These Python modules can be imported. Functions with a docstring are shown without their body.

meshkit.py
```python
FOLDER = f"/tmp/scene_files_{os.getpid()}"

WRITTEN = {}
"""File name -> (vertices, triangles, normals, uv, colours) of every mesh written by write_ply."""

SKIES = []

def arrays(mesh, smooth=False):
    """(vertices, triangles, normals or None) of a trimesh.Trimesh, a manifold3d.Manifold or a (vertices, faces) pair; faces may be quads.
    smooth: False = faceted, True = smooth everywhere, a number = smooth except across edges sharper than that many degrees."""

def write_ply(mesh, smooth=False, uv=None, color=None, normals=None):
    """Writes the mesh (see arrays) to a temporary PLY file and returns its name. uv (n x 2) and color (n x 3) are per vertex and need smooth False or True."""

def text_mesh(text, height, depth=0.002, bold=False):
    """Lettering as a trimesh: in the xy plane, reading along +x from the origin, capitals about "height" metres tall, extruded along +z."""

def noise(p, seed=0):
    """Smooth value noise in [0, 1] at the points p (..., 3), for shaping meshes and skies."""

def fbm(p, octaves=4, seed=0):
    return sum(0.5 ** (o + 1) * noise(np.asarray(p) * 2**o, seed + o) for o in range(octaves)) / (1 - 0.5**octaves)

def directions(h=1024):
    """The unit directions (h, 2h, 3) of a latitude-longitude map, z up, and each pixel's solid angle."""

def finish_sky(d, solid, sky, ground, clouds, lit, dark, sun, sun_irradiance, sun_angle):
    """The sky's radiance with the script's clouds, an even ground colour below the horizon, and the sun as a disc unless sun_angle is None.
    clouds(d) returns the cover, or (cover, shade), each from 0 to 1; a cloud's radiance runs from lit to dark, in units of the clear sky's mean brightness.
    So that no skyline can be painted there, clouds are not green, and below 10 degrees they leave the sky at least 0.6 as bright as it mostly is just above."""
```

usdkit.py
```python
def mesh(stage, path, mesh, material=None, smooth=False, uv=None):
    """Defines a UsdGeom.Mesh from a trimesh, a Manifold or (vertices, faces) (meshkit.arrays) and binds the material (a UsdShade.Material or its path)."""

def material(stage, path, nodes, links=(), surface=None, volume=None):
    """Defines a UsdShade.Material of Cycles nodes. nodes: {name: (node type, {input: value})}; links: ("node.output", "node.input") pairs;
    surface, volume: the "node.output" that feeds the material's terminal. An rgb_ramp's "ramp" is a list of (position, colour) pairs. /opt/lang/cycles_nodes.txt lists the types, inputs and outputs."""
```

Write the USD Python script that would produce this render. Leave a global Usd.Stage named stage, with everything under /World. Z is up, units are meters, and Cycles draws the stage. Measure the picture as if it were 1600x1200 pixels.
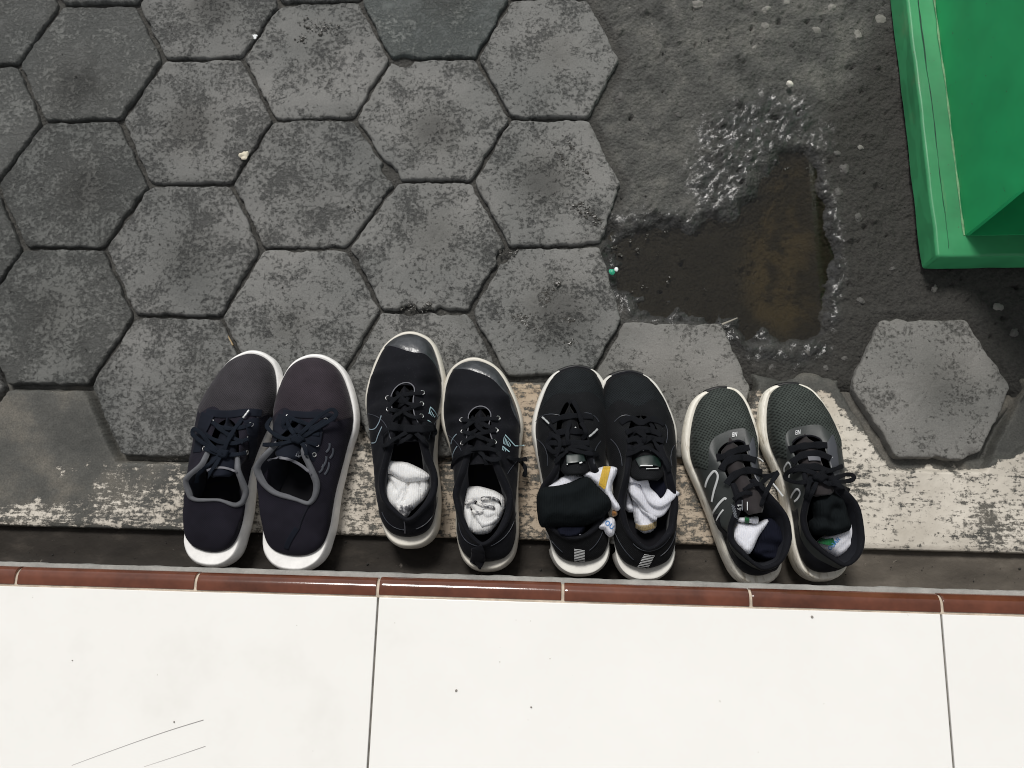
import math, re
import numpy as np, trimesh, shapely
from shapely.geometry import Polygon, Point, LineString
from scipy.interpolate import Akima1DInterpolator, CubicSpline
from scipy.spatial import Delaunay
from pxr import Usd, UsdGeom, UsdLux, UsdShade, Gf, Sdf, Vt
import usdkit, meshkit
from meshkit import fbm, noise

stage = Usd.Stage.CreateInMemory()
UsdGeom.SetStageUpAxis(stage, UsdGeom.Tokens.z); UsdGeom.SetStageMetersPerUnit(stage, 1.0)
world = UsdGeom.Xform.Define(stage, '/World'); stage.SetDefaultPrim(world.GetPrim())
UsdGeom.Scope.Define(stage, '/World/Looks')

# ---------------------------------------------------------------- camera, sky, sun, exposure
CAM = np.array([0.17355132563615355, -0.001790537199883535, 1.1016583722369755])
ROT = np.array([[0.9991339501187627, -0.020657816449060815, 0.036119307020411294], [0.028126388971825844, 0.9750048223668533, -0.2203962399369357], [-0.030663593453530088, 0.22122127153811008, 0.9747414493369914]])
FOC = 1304.2591415911006
EXPOSURE = 0.42
cam = UsdGeom.Camera.Define(stage, '/World/camera')
m4 = np.eye(4); m4[:3, :3] = ROT.T; m4[3, :3] = CAM
cam.AddTransformOp().Set(Gf.Matrix4d(*m4.ravel().tolist()))
cam.CreateHorizontalApertureAttr(36.0); cam.CreateVerticalApertureAttr(27.0)
cam.CreateFocalLengthAttr(36.0 * FOC / 1600); cam.CreateClippingRangeAttr(Gf.Vec2f(0.05, 500))
cam.CreateExposureAttr(EXPOSURE)
SUN_EL, SUN_AZ = math.radians(57), math.radians(-15)      # azimuth = atan2(x, y) of the direction towards the sun
SKY, SUN = 0.092, 0.50
dome = UsdLux.DomeLight.Define(stage, '/World/sky')
sky_mat = usdkit.material(stage, '/World/Looks/overcast_sky', {
    'sky': ('sky_texture', {'sky_type': 'single_scattering', 'sun_disc': False, 'sun_elevation': SUN_EL, 'sun_rotation': SUN_AZ}),
    'grey': ('hsv', {'saturation': 0.12, 'value': 1.0}),
    'bg': ('background_shader', {'strength': SKY})},
    [('sky.color', 'grey.color'), ('grey.color', 'bg.color')], surface='bg.background')
UsdShade.MaterialBindingAPI.Apply(dome.GetPrim()).Bind(sky_mat)
dome.GetPrim().SetCustomDataByKey('kind', 'structure')
sun = UsdLux.DistantLight.Define(stage, '/World/sun')
sun.CreateIntensityAttr(SUN); sun.CreateAngleAttr(14.0); sun.CreateColorAttr(Gf.Vec3f(1.0, 0.97, 0.93))
sun.GetPrim().CreateAttribute('inputs:normalize', Sdf.ValueTypeNames.Bool).Set(True)
sd = np.array([math.cos(SUN_EL) * math.sin(SUN_AZ), math.cos(SUN_EL) * math.cos(SUN_AZ), math.sin(SUN_EL)])
zx = sd; xx = np.cross([0, 0, 1], zx); xx /= np.linalg.norm(xx); yx = np.cross(zx, xx)
m4 = np.eye(4); m4[0, :3], m4[1, :3], m4[2, :3] = xx, yx, zx
sun.AddTransformOp().Set(Gf.Matrix4d(*m4.ravel().tolist()))

# ---------------------------------------------------------------- helpers
def ray(px, py):
    d = np.stack([(np.asarray(px, float) - 800) / FOC, -(np.asarray(py, float) - 600) / FOC, -np.ones(np.shape(px))], -1)
    return d @ ROT.T

def at(px, py, z):
    "The point of the plane at height z that a direction measured in the photograph leads to."
    d = ray(px, py)
    return CAM + d * ((np.asarray(z, float) - CAM[2]) / d[..., 2])[..., None]

def ats(pts, z):
    p = np.asarray(pts, float)
    return at(p[:, 0], p[:, 1], np.broadcast_to(np.asarray(z, float), (len(p),)))

def sstep(a, b, x):
    t = np.clip((np.asarray(x, float) - a) / (b - a), 0, 1)
    return t * t * (3 - 2 * t)

used = {}
def numbered(path):
    n = used.get(path, 0); used[path] = n + 1
    return path if n == 0 else f'{path}_{n:03d}'

def data(prim, **kw):
    for k, v in kw.items():
        if v: prim.SetCustomDataByKey(k, v)
    return prim

class Thing:
    "An Xform at the thing's base; its parts are given in world coordinates and stored in its own."
    def __init__(self, name, label=None, category=None, base=(0, 0, 0), rot=0.0, group=None, kind=None):
        self.path = numbered('/World/' + name); self.base = np.asarray(base, float); self.rot = rot
        x = UsdGeom.Xform.Define(stage, self.path)
        x.AddTranslateOp().Set(Gf.Vec3d(*self.base.tolist())); x.AddRotateZOp().Set(math.degrees(rot))
        c, s = math.cos(rot), math.sin(rot); self.R = np.array([[c, -s, 0], [s, c, 0], [0, 0, 1]])
        self.prim = data(x.GetPrim(), label=label, category=category, group=group, kind=kind)
    def local(self, p): return (np.asarray(p, float) - self.base) @ self.R
    def world(self, p): return np.asarray(p, float) @ self.R.T + self.base
    def part(self, name, mesh, mat, smooth=40, under=None, label=None, kind=None, isworld=True, attrs=None):
        v, f = vf(mesh)
        if isworld: v = self.local(v)
        path = numbered(f'{under.GetPath() if under else self.path}/{name}')
        p = usdkit.mesh(stage, path, (v, f), mat, smooth=smooth).GetPrim()
        setattrs(p, attrs)
        return data(p, label=label, kind=kind)

def setattrs(prim, attrs):
    for k, a in (attrs or {}).items():
        UsdGeom.PrimvarsAPI(prim).CreatePrimvar(k, Sdf.ValueTypeNames.FloatArray, 'vertex').Set(Vt.FloatArray.FromNumpy(np.asarray(a, np.float32)))

def vf(mesh):
    if hasattr(mesh, 'to_mesh'):
        m = mesh.to_mesh(); return np.array(m.vert_properties[:, :3]), np.array(m.tri_verts)
    if isinstance(mesh, (tuple, list)):
        v, f = np.asarray(mesh[0], float), np.asarray(mesh[1], int)
        if f.shape[1] == 4: f = np.vstack([f[:, [0, 1, 2]], f[:, [0, 2, 3]]])
        return v, f
    return np.array(mesh.vertices), np.array(mesh.faces)

def single(name, mesh, mat, label, category, smooth=40, group=None, kind=None, attrs=None):
    "A thing that is one mesh, its origin at its base."
    v, f = vf(mesh); b = np.r_[v[:, :2].mean(0), v[:, 2].min()]
    p = usdkit.mesh(stage, numbered('/World/' + name), (v - b, f), mat, smooth=smooth)
    UsdGeom.Xformable(p).AddTranslateOp().Set(Gf.Vec3d(*b.tolist()))
    setattrs(p.GetPrim(), attrs)
    return data(p.GetPrim(), label=label, category=category, group=group, kind=kind)

def join(ms):
    V, F, n = [], [], 0
    for m in ms:
        v, f = vf(m); V.append(v); F.append(f + n); n += len(v)
    return np.vstack(V), np.vstack(F)

def grid(P, closed=False):
    "P: (n, m, 3) points -> (v, f); closed wraps the first axis."
    n, m = P.shape[:2]; idx = np.arange(n * m).reshape(n, m)
    if closed: idx = np.vstack([idx, idx[:1]])
    a, b, c, d = idx[:-1, :-1], idx[1:, :-1], idx[1:, 1:], idx[:-1, 1:]
    return P.reshape(-1, 3), np.vstack([np.stack([a, b, c], -1).reshape(-1, 3), np.stack([a, c, d], -1).reshape(-1, 3)])

def bevbox(x0, x1, y0, y1, z0, z1, r=0.002, seg=2):
    import manifold3d as mf
    s = []
    for x in (x0 + r, x1 - r):
        for y in (y0 + r, y1 - r):
            for z in (z0 + r, z1 - r):
                s.append(mf.Manifold.sphere(r, 8 * seg).translate([x, y, z]))
    return mf.Manifold.batch_hull(s)

def densify(pts, n):
    p = np.asarray(pts, float)
    if len(p) < 2: return p
    s = np.r_[0, np.cumsum(np.linalg.norm(np.diff(p, axis=0), axis=1))]
    t = np.linspace(0, s[-1], n)
    if len(p) == 2: return np.stack([np.interp(t, s, p[:, k]) for k in range(p.shape[1])], 1)
    return Akima1DInterpolator(s, p)(t) if len(p) > 2 else p

def ribbon(P, w, th, N=None, ns=10, taper=True):
    "A flat band of elliptic section along P (n, 3); N: the normals of its flat side."
    P = np.asarray(P, float); n = len(P)
    T = np.gradient(P, axis=0); T /= np.maximum(np.linalg.norm(T, axis=1, keepdims=True), 1e-9)
    N = np.broadcast_to(np.array([0, 0, 1.0]) if N is None else N, P.shape)
    B = np.cross(T, N); B /= np.maximum(np.linalg.norm(B, axis=1, keepdims=True), 1e-9)
    N = np.cross(B, T)
    a = np.arange(ns) / ns * 2 * np.pi
    w = np.broadcast_to(w, (n,))
    ca = np.sign(np.cos(a)) * np.abs(np.cos(a)) ** 0.55; sa = np.sign(np.sin(a)) * np.abs(np.sin(a)) ** 0.9
    Q = P[:, None] + B[:, None] * (ca[None, :, None] * w[:, None, None] / 2) + N[:, None] * (sa[None, :, None] * th / 2)
    v, f = grid(Q.transpose(1, 0, 2), closed=True)
    v = np.vstack([v, P[:1], P[-1:]]); k = len(v) - 2
    i0 = np.arange(ns) * n; i1 = i0 + n - 1
    f = np.vstack([f, np.stack([i0, np.roll(i0, -1), np.full(ns, k)], 1)[:, ::-1], np.stack([i1, np.roll(i1, -1), np.full(ns, k + 1)], 1)])
    return v, f

def torus(c, nrm, R, r, nu=16, nv=6):
    nrm = np.asarray(nrm, float) / np.linalg.norm(nrm)
    x = np.cross(nrm, [0.3, 1, 0.1]); x /= np.linalg.norm(x); y = np.cross(nrm, x)
    u = np.arange(nu) / nu * 2 * np.pi; v = np.arange(nv + 1) / nv * 2 * np.pi
    rad = (np.cos(u)[:, None] * x + np.sin(u)[:, None] * y)
    P = c + rad[:, None] * (R + r * np.cos(v))[None, :, None] + nrm * (r * np.sin(v))[None, :, None]
    return grid(P, closed=True)

def raycast(px, tris):
    "First hit of each direction with the triangles (m, 3, 3): points, normals, found."
    D = ray(*np.asarray(px, float).T); D /= np.linalg.norm(D, axis=1, keepdims=True)
    a = tris[:, 0]; e1 = tris[:, 1] - a; e2 = tris[:, 2] - a; s = CAM - a; q = np.cross(s, e1)
    P = np.full(D.shape, np.nan); Nn = np.zeros(D.shape); ok = np.zeros(len(D), bool)
    e2q = (e2 * q).sum(1)
    for i, d in enumerate(D):
        h = np.cross(d, e2); det = (e1 * h).sum(1); det = np.where(np.abs(det) < 1e-14, 1e-14, det)
        u = (s * h).sum(1) / det; v = (q @ d) / det; t = e2q / det
        hit = (u >= -1e-6) & (v >= -1e-6) & (u + v <= 1 + 1e-6) & (t > 0.05)
        if hit.any():
            k = np.where(hit)[0][np.argmin(t[hit])]; P[i] = CAM + d * t[k]; ok[i] = True
            n = np.cross(e1[k], e2[k]); n /= np.linalg.norm(n); Nn[i] = n if n @ d < 0 else -n
    return P, Nn, ok

# ---------------------------------------------------------------- materials
def L(n): return '/World/Looks/' + n

def plain(name, color, rough=0.5, bump=0.0, bscale=400.0, var=0.0, vscale=40.0, dist=0.001, **pr):
    nodes = {'p': ('principled_bsdf', {'base_color': color, 'roughness': rough, **pr})}
    links = []
    if bump or var:
        nodes['g'] = ('texture_coordinate', {})
    if bump:
        nodes['bn'] = ('noise_texture', {'scale': bscale, 'detail': 4.0, 'roughness': 0.6})
        nodes['b'] = ('bump', {'strength': bump, 'distance': dist})
        links += [('g.object', 'bn.vector'), ('bn.fac', 'b.height'), ('b.normal', 'p.normal')]
    if var:
        nodes['vn'] = ('noise_texture', {'scale': vscale, 'detail': 5.0, 'roughness': 0.65})
        c = np.array(color)
        nodes['vr'] = ('rgb_ramp', {'ramp': [(0.3, tuple(c * (1 - var))), (0.7, tuple(np.minimum(c * (1 + var), 1)))]})
        links += [('g.object', 'vn.vector'), ('vn.fac', 'vr.fac'), ('vr.color', 'p.base_color')]
    return usdkit.material(stage, L(name), nodes, links, surface='p.BSDF')

def knit(name, color, hole, scale=330.0, rough=0.85, bump=0.5, sheen=0.15, ang=0.785, stretch=(1, 1, 1), dust=0.0):
    "A knitted or woven cloth: a lattice of small holes, a little lint."
    nodes = {
        'g': ('texture_coordinate', {}),
        'm': ('mapping', {'rotation': (0, 0, ang), 'scale': stretch}),
        'v': ('voronoi_texture', {'scale': scale, 'randomness': 0.18, 'feature': 'f1', 'dimensions': '2D'}),
        'r': ('rgb_ramp', {'ramp': [(0.12, hole), (0.5, color)]}),
        'n': ('noise_texture', {'scale': 28.0, 'detail': 5.0, 'roughness': 0.7}),
        'nr': ('rgb_ramp', {'ramp': [(0.3, (0.75, 0.75, 0.75)), (0.7, (1.25, 1.25, 1.25))]}),
        'mx': ('mix', {'mix_type': 'multiply', 'fac': 1.0}),
        'd': ('noise_texture', {'scale': 900.0, 'detail': 2.0}),
        'dr': ('rgb_ramp', {'ramp': [(0.66, (0, 0, 0)), (0.76, (dust, dust, dust))]}),
        'ad': ('mix', {'mix_type': 'add', 'fac': 1.0}),
        'b': ('bump', {'strength': bump, 'distance': 0.0006}),
        'p': ('principled_bsdf', {'roughness': rough, 'sheen_weight': sheen, 'sheen_roughness': 0.4, 'specular_ior_level': 0.12})}
    links = [('g.object', 'm.vector'), ('m.vector', 'v.vector'), ('v.distance', 'r.fac'), ('g.object', 'n.vector'), ('n.fac', 'nr.fac'),
             ('r.color', 'mx.color1'), ('nr.color', 'mx.color2'), ('g.object', 'd.vector'), ('d.fac', 'dr.fac'), ('mx.color', 'ad.color1'), ('dr.color', 'ad.color2'),
             ('ad.color', 'p.base_color'), ('v.distance', 'b.height'), ('b.normal', 'p.normal')]
    return usdkit.material(stage, L(name), nodes, links, surface='p.BSDF')

def paver_mat(name, light, dark, balance, rough=0.62, stain=0.0):
    "Cement skin worn off in patches so that the darker coarse concrete shows."
    nodes = {
        'g': ('geometry', {}),
        'n1': ('noise_texture', {'scale': 17.0, 'detail': 10.0, 'roughness': 0.78, 'distortion': 0.2}),
        'n2': ('noise_texture', {'scale': 190.0, 'detail': 6.0, 'roughness': 0.7}),
        'mxf': ('math', {'math_type': 'multiply_add', 'value2': 0.55, 'value3': 0.0}),
        'sum': ('math', {'math_type': 'multiply_add', 'value2': 0.45}),
        'mask': ('rgb_ramp', {'ramp': [(balance - 0.04, (0, 0, 0)), (balance + 0.045, (1, 1, 1))]}),
        'n3': ('noise_texture', {'scale': 500.0, 'detail': 4.0, 'roughness': 0.7}),
        'lt': ('rgb_ramp', {'ramp': [(0.25, tuple(np.array(light) * 0.78)), (0.75, tuple(np.array(light) * 1.16))]}),
        'dk': ('rgb_ramp', {'ramp': [(0.3, tuple(np.array(dark) * 0.45)), (0.7, tuple(np.array(dark) * 1.5))]}),
        'mx': ('mix', {'mix_type': 'mix'}),
        'n4': ('noise_texture', {'scale': 5.5, 'detail': 3.0, 'roughness': 0.5}),
        'st': ('rgb_ramp', {'ramp': [(0.35, (0.72, 0.73, 0.72)), (0.65, (1.12, 1.1, 1.08))]}),
        'core': ('attribute', {'attribute': 'core'}), 'cn': ('math', {'math_type': 'multiply'}), 'cr': ('rgb_ramp', {'ramp': [(0.0, (1, 1, 1)), (0.22, (0.80, 0.795, 0.785)), (0.45, (0.50, 0.495, 0.485))]}), 'cm': ('mix', {'mix_type': 'multiply', 'fac': 1.0}),
        'mul': ('mix', {'mix_type': 'multiply', 'fac': 1.0}),
        'vo': ('voronoi_texture', {'scale': 150.0, 'randomness': 1.0, 'feature': 'f1'}),
        'vr': ('rgb_ramp', {'ramp': [(0.02, (1, 1, 1)), (0.30, (0, 0, 0))]}),
        'pb': ('mix', {'mix_type': 'multiply', 'fac': 1.0}),
        'h': ('math', {'math_type': 'multiply_add', 'value2': 1.1}),
        'h2': ('math', {'math_type': 'multiply_add', 'value2': 0.45}),
        'b': ('bump', {'strength': 0.75, 'distance': 0.0016}),
        'rr': ('rgb_ramp', {'ramp': [(0, (rough - 0.08,) * 3), (1, (rough + 0.08,) * 3)]}),
        'p': ('principled_bsdf', {'specular_ior_level': 0.35})}
    links = [('g.position', 'n1.vector'), ('g.position', 'n2.vector'), ('g.position', 'n3.vector'), ('g.position', 'n4.vector'), ('g.position', 'vo.vector'),
             ('n1.fac', 'mxf.value1'), ('n2.fac', 'sum.value1'), ('mxf.value', 'sum.value3'), ('sum.value', 'mask.fac'),
             ('n3.fac', 'lt.fac'), ('n2.fac', 'dk.fac'), ('mask.color', 'mx.fac'), ('dk.color', 'mx.color1'), ('lt.color', 'mx.color2'),
             ('n4.fac', 'st.fac'), ('mx.color', 'mul.color1'), ('st.color', 'mul.color2'), ('core.fac', 'cn.value1'), ('n1.fac', 'cn.value2'), ('cn.value', 'cr.fac'), ('mul.color', 'cm.color1'), ('cr.color', 'cm.color2'), ('cm.color', 'p.base_color'),
             ('mask.color', 'h.value1'), ('n2.fac', 'h.value3'), ('n3.fac', 'h2.value1'), ('h.value', 'h2.value3'), ('h2.value', 'b.height'), ('b.normal', 'p.normal'),
             ('mask.color', 'rr.fac'), ('rr.color', 'p.roughness')]
    return usdkit.material(stage, L(name), nodes, links, surface='p.BSDF')

M = {}
M['paver_light'] = paver_mat('paver_light', (0.168, 0.168, 0.162), (0.062, 0.063, 0.061), 0.445)
M['paver_mid'] = paver_mat('paver_mid', (0.146, 0.147, 0.142), (0.058, 0.059, 0.057), 0.46)
M['paver_dark'] = paver_mat('paver_dark', (0.112, 0.115, 0.110), (0.056, 0.058, 0.055), 0.485)
M['paver_smooth'] = paver_mat('paver_smooth', (0.135, 0.138, 0.132), (0.084, 0.087, 0.083), 0.50)
M['paver_green'] = paver_mat('paver_green', (0.150, 0.160, 0.154), (0.074, 0.085, 0.083), 0.52)
M['paver_pale'] = paver_mat('paver_pale', (0.180, 0.177, 0.168), (0.088, 0.086, 0.080), 0.42)

def ground_mat():
    nodes = {
        'g': ('geometry', {}),
        'wet': ('attribute', {'attribute': 'wet'}), 'film': ('attribute', {'attribute': 'film'}), 'damp': ('attribute', {'attribute': 'damp'}), 'brown': ('attribute', {'attribute': 'brown'}),
        'n1': ('noise_texture', {'scale': 16.0, 'detail': 9.0, 'roughness': 0.7, 'distortion': 0.4}),
        'n2': ('noise_texture', {'scale': 230.0, 'detail': 8.0, 'roughness': 0.78}),
        'base': ('rgb_ramp', {'ramp': [(0.3, (0.038, 0.038, 0.035)), (0.48, (0.086, 0.085, 0.078)), (0.7, (0.165, 0.159, 0.142))]}),
        'f': ('rgb_ramp', {'ramp': [(0.3, (0.55, 0.55, 0.55)), (0.7, (1.4, 1.4, 1.4))]}),
        'mul': ('mix', {'mix_type': 'multiply', 'fac': 1.0}),
        'dcol': ('rgb_ramp', {'ramp': [(0.3, (0.017, 0.016, 0.0145)), (0.7, (0.056, 0.053, 0.046))]}),
        'mxd': ('mix', {'mix_type': 'mix'}),
        'bcol': ('rgb_ramp', {'ramp': [(0.36, (0.020, 0.017, 0.010)), (0.47, (0.055, 0.045, 0.024)), (0.56, (0.16, 0.125, 0.062))]}),
        'mxb': ('mix', {'mix_type': 'mix'}),
        'wd': ('rgb_ramp', {'ramp': [(0, (1, 1, 1)), (1, (0.36, 0.36, 0.36))]}),
        'mw': ('mix', {'mix_type': 'multiply', 'fac': 1.0}),
        'ro': ('rgb_ramp', {'ramp': [(0, (0.85, 0.85, 0.85)), (0.5, (0.6, 0.6, 0.6)), (1, (0.45, 0.45, 0.45))]}),
        'vo': ('voronoi_texture', {'scale': 210.0, 'randomness': 1.0, 'feature': 'f1'}),
        'h': ('math', {'math_type': 'multiply_add', 'value2': -0.6}),
        'b': ('bump', {'strength': 1.0, 'distance': 0.0040}),
        'cn': ('noise_texture', {'scale': 330.0, 'detail': 3.0, 'roughness': 0.6}), 'cb': ('bump', {'strength': 0.5, 'distance': 0.0014}),
        'p': ('principled_bsdf', {'coat_roughness': 0.07, 'coat_ior': 1.6})}
    links = [('film.fac', 'p.coat_weight'), ('g.position', 'cn.vector'), ('cn.fac', 'cb.height'), ('cb.normal', 'p.coat_normal'), ('g.position', 'n1.vector'), ('g.position', 'n2.vector'), ('g.position', 'vo.vector'), ('n1.fac', 'base.fac'), ('n2.fac', 'f.fac'),
             ('base.color', 'mul.color1'), ('f.color', 'mul.color2'), ('n2.fac', 'dcol.fac'), ('damp.fac', 'mxd.fac'), ('mul.color', 'mxd.color1'), ('dcol.color', 'mxd.color2'),
             ('n1.fac', 'bcol.fac'), ('brown.fac', 'mxb.fac'), ('mxd.color', 'mxb.color1'), ('bcol.color', 'mxb.color2'),
             ('wet.fac', 'wd.fac'), ('mxb.color', 'mw.color1'), ('wd.color', 'mw.color2'), ('mw.color', 'p.base_color'),
             ('wet.fac', 'ro.fac'), ('ro.color', 'p.roughness'), ('vo.distance', 'h.value1'), ('n2.fac', 'h.value3'), ('h.value', 'b.height'), ('b.normal', 'p.normal')]
    return usdkit.material(stage, L('mortar_ground'), nodes, links, surface='p.BSDF')
M['ground'] = ground_mat()

def strip_mat():
    nodes = {
        'g': ('geometry', {}), 'paint': ('attribute', {'attribute': 'paint'}), 'brown': ('attribute', {'attribute': 'brown'}),
        'm': ('mapping', {'scale': (38.0, 190.0, 1.0)}),
        'n1': ('noise_texture', {'scale': 1.0, 'detail': 8.0, 'roughness': 0.72, 'distortion': 0.5}),
        'n2': ('noise_texture', {'scale': 120.0, 'detail': 9.0, 'roughness': 0.8}),
        'n3': ('noise_texture', {'scale': 420.0, 'detail': 4.0, 'roughness': 0.6}),
        'n4': ('noise_texture', {'scale': 9.0, 'detail': 5.0, 'roughness': 0.6}),
        's1': ('math', {'math_type': 'multiply_add', 'value2': 0.40, 'value3': 0.0}),
        's2': ('math', {'math_type': 'multiply_add', 'value2': 0.60}),
        's3': ('math', {'math_type': 'subtract'}),
        'mask': ('rgb_ramp', {'ramp': [(0.475, (0, 0, 0)), (0.525, (1, 1, 1))]}),
        'add': ('math', {'math_type': 'add', 'value2': 0.5}),
        'pc': ('rgb_ramp', {'ramp': [(0.3, (0.40, 0.362, 0.305)), (0.7, (0.65, 0.605, 0.53))]}),
        'bc': ('rgb_ramp', {'ramp': [(0.35, (0.29, 0.215, 0.145)), (0.65, (0.44, 0.355, 0.26))]}),
        'pm': ('mix', {}),
        'cc': ('rgb_ramp', {'ramp': [(0.3, (0.036, 0.037, 0.034)), (0.5, (0.070, 0.069, 0.062)), (0.68, (0.14, 0.127, 0.105))]}),
        'cf': ('rgb_ramp', {'ramp': [(0.3, (0.7, 0.7, 0.7)), (0.7, (1.3, 1.3, 1.3))]}),
        'cm': ('mix', {'mix_type': 'multiply', 'fac': 1.0}),
        'mx': ('mix', {}),
        'h': ('math', {'math_type': 'multiply_add', 'value2': 0.7}),
        'b': ('bump', {'strength': 0.7, 'distance': 0.0012}),
        'p': ('principled_bsdf', {'roughness': 0.72, 'specular_ior_level': 0.35})}
    links = [('g.position', 'm.vector'), ('m.vector', 'n1.vector'), ('g.position', 'n2.vector'), ('g.position', 'n3.vector'), ('g.position', 'n4.vector'),
             ('n1.fac', 's1.value1'), ('n2.fac', 's2.value1'), ('s1.value', 's2.value3'), ('s2.value', 's3.value2'), ('paint.fac', 's3.value1'),
             ('s3.value', 'add.value1'), ('add.value', 'mask.fac'),
             ('n4.fac', 'pc.fac'), ('n4.fac', 'bc.fac'), ('brown.fac', 'pm.fac'), ('pc.color', 'pm.color1'), ('bc.color', 'pm.color2'),
             ('n4.fac', 'cc.fac'), ('n3.fac', 'cf.fac'), ('cc.color', 'cm.color1'), ('cf.color', 'cm.color2'),
             ('mask.color', 'mx.fac'), ('cm.color', 'mx.color1'), ('pm.color', 'mx.color2'), ('mx.color', 'p.base_color'),
             ('mask.color', 'h.value1'), ('n2.fac', 'h.value3'), ('h.value', 'b.height'), ('b.normal', 'p.normal')]
    return usdkit.material(stage, L('worn_cream_paint'), nodes, links, surface='p.BSDF')
M['strip'] = strip_mat()

def gutter_mat():
    nodes = {
        'g': ('geometry', {}),
        'm': ('mapping', {'scale': (9.0, 22.0, 1.0)}),
        'n1': ('noise_texture', {'scale': 1.0, 'detail': 8.0, 'roughness': 0.66}),
        'n2': ('noise_texture', {'scale': 300.0, 'detail': 5.0, 'roughness': 0.7}),
        'n5': ('noise_texture', {'scale': 60.0, 'detail': 6.0, 'roughness': 0.7}),
        'sep': ('separate_xyz', {}),
        'side': ('map_range', {'from_min': 0.30, 'from_max': 0.56, 'to_min': 0.0, 'to_max': 1.0, 'clamp': True}),
        'c1': ('rgb_ramp', {'ramp': [(0.3, (0.014, 0.012, 0.0105)), (0.55, (0.030, 0.026, 0.022)), (0.8, (0.085, 0.072, 0.06))]}),
        'c2': ('rgb_ramp', {'ramp': [(0.3, (0.055, 0.048, 0.04)), (0.55, (0.10, 0.087, 0.072)), (0.75, (0.17, 0.15, 0.125))]}),
        'mx': ('mix', {}),
        'sp': ('rgb_ramp', {'ramp': [(0.66, (0, 0, 0)), (0.74, (0.16, 0.145, 0.125))]}),
        'ad': ('mix', {'mix_type': 'add', 'fac': 1.0}),
        'b': ('bump', {'strength': 0.6, 'distance': 0.0012}),
        'p': ('principled_bsdf', {'roughness': 0.7, 'specular_ior_level': 0.12})}
    links = [('g.position', 'm.vector'), ('m.vector', 'n1.vector'), ('g.position', 'n2.vector'), ('g.position', 'n5.vector'), ('g.position', 'sep.vector'), ('sep.x', 'side.value'),
             ('n1.fac', 'c1.fac'), ('n1.fac', 'c2.fac'), ('side.result', 'mx.fac'), ('c1.color', 'mx.color1'), ('c2.color', 'mx.color2'),
             ('n5.fac', 'sp.fac'), ('mx.color', 'ad.color1'), ('sp.color', 'ad.color2'), ('ad.color', 'p.base_color'), ('n2.fac', 'b.height'), ('b.normal', 'p.normal')]
    return usdkit.material(stage, L('damp_gutter_concrete'), nodes, links, surface='p.BSDF')
M['gutter'] = gutter_mat()

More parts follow.
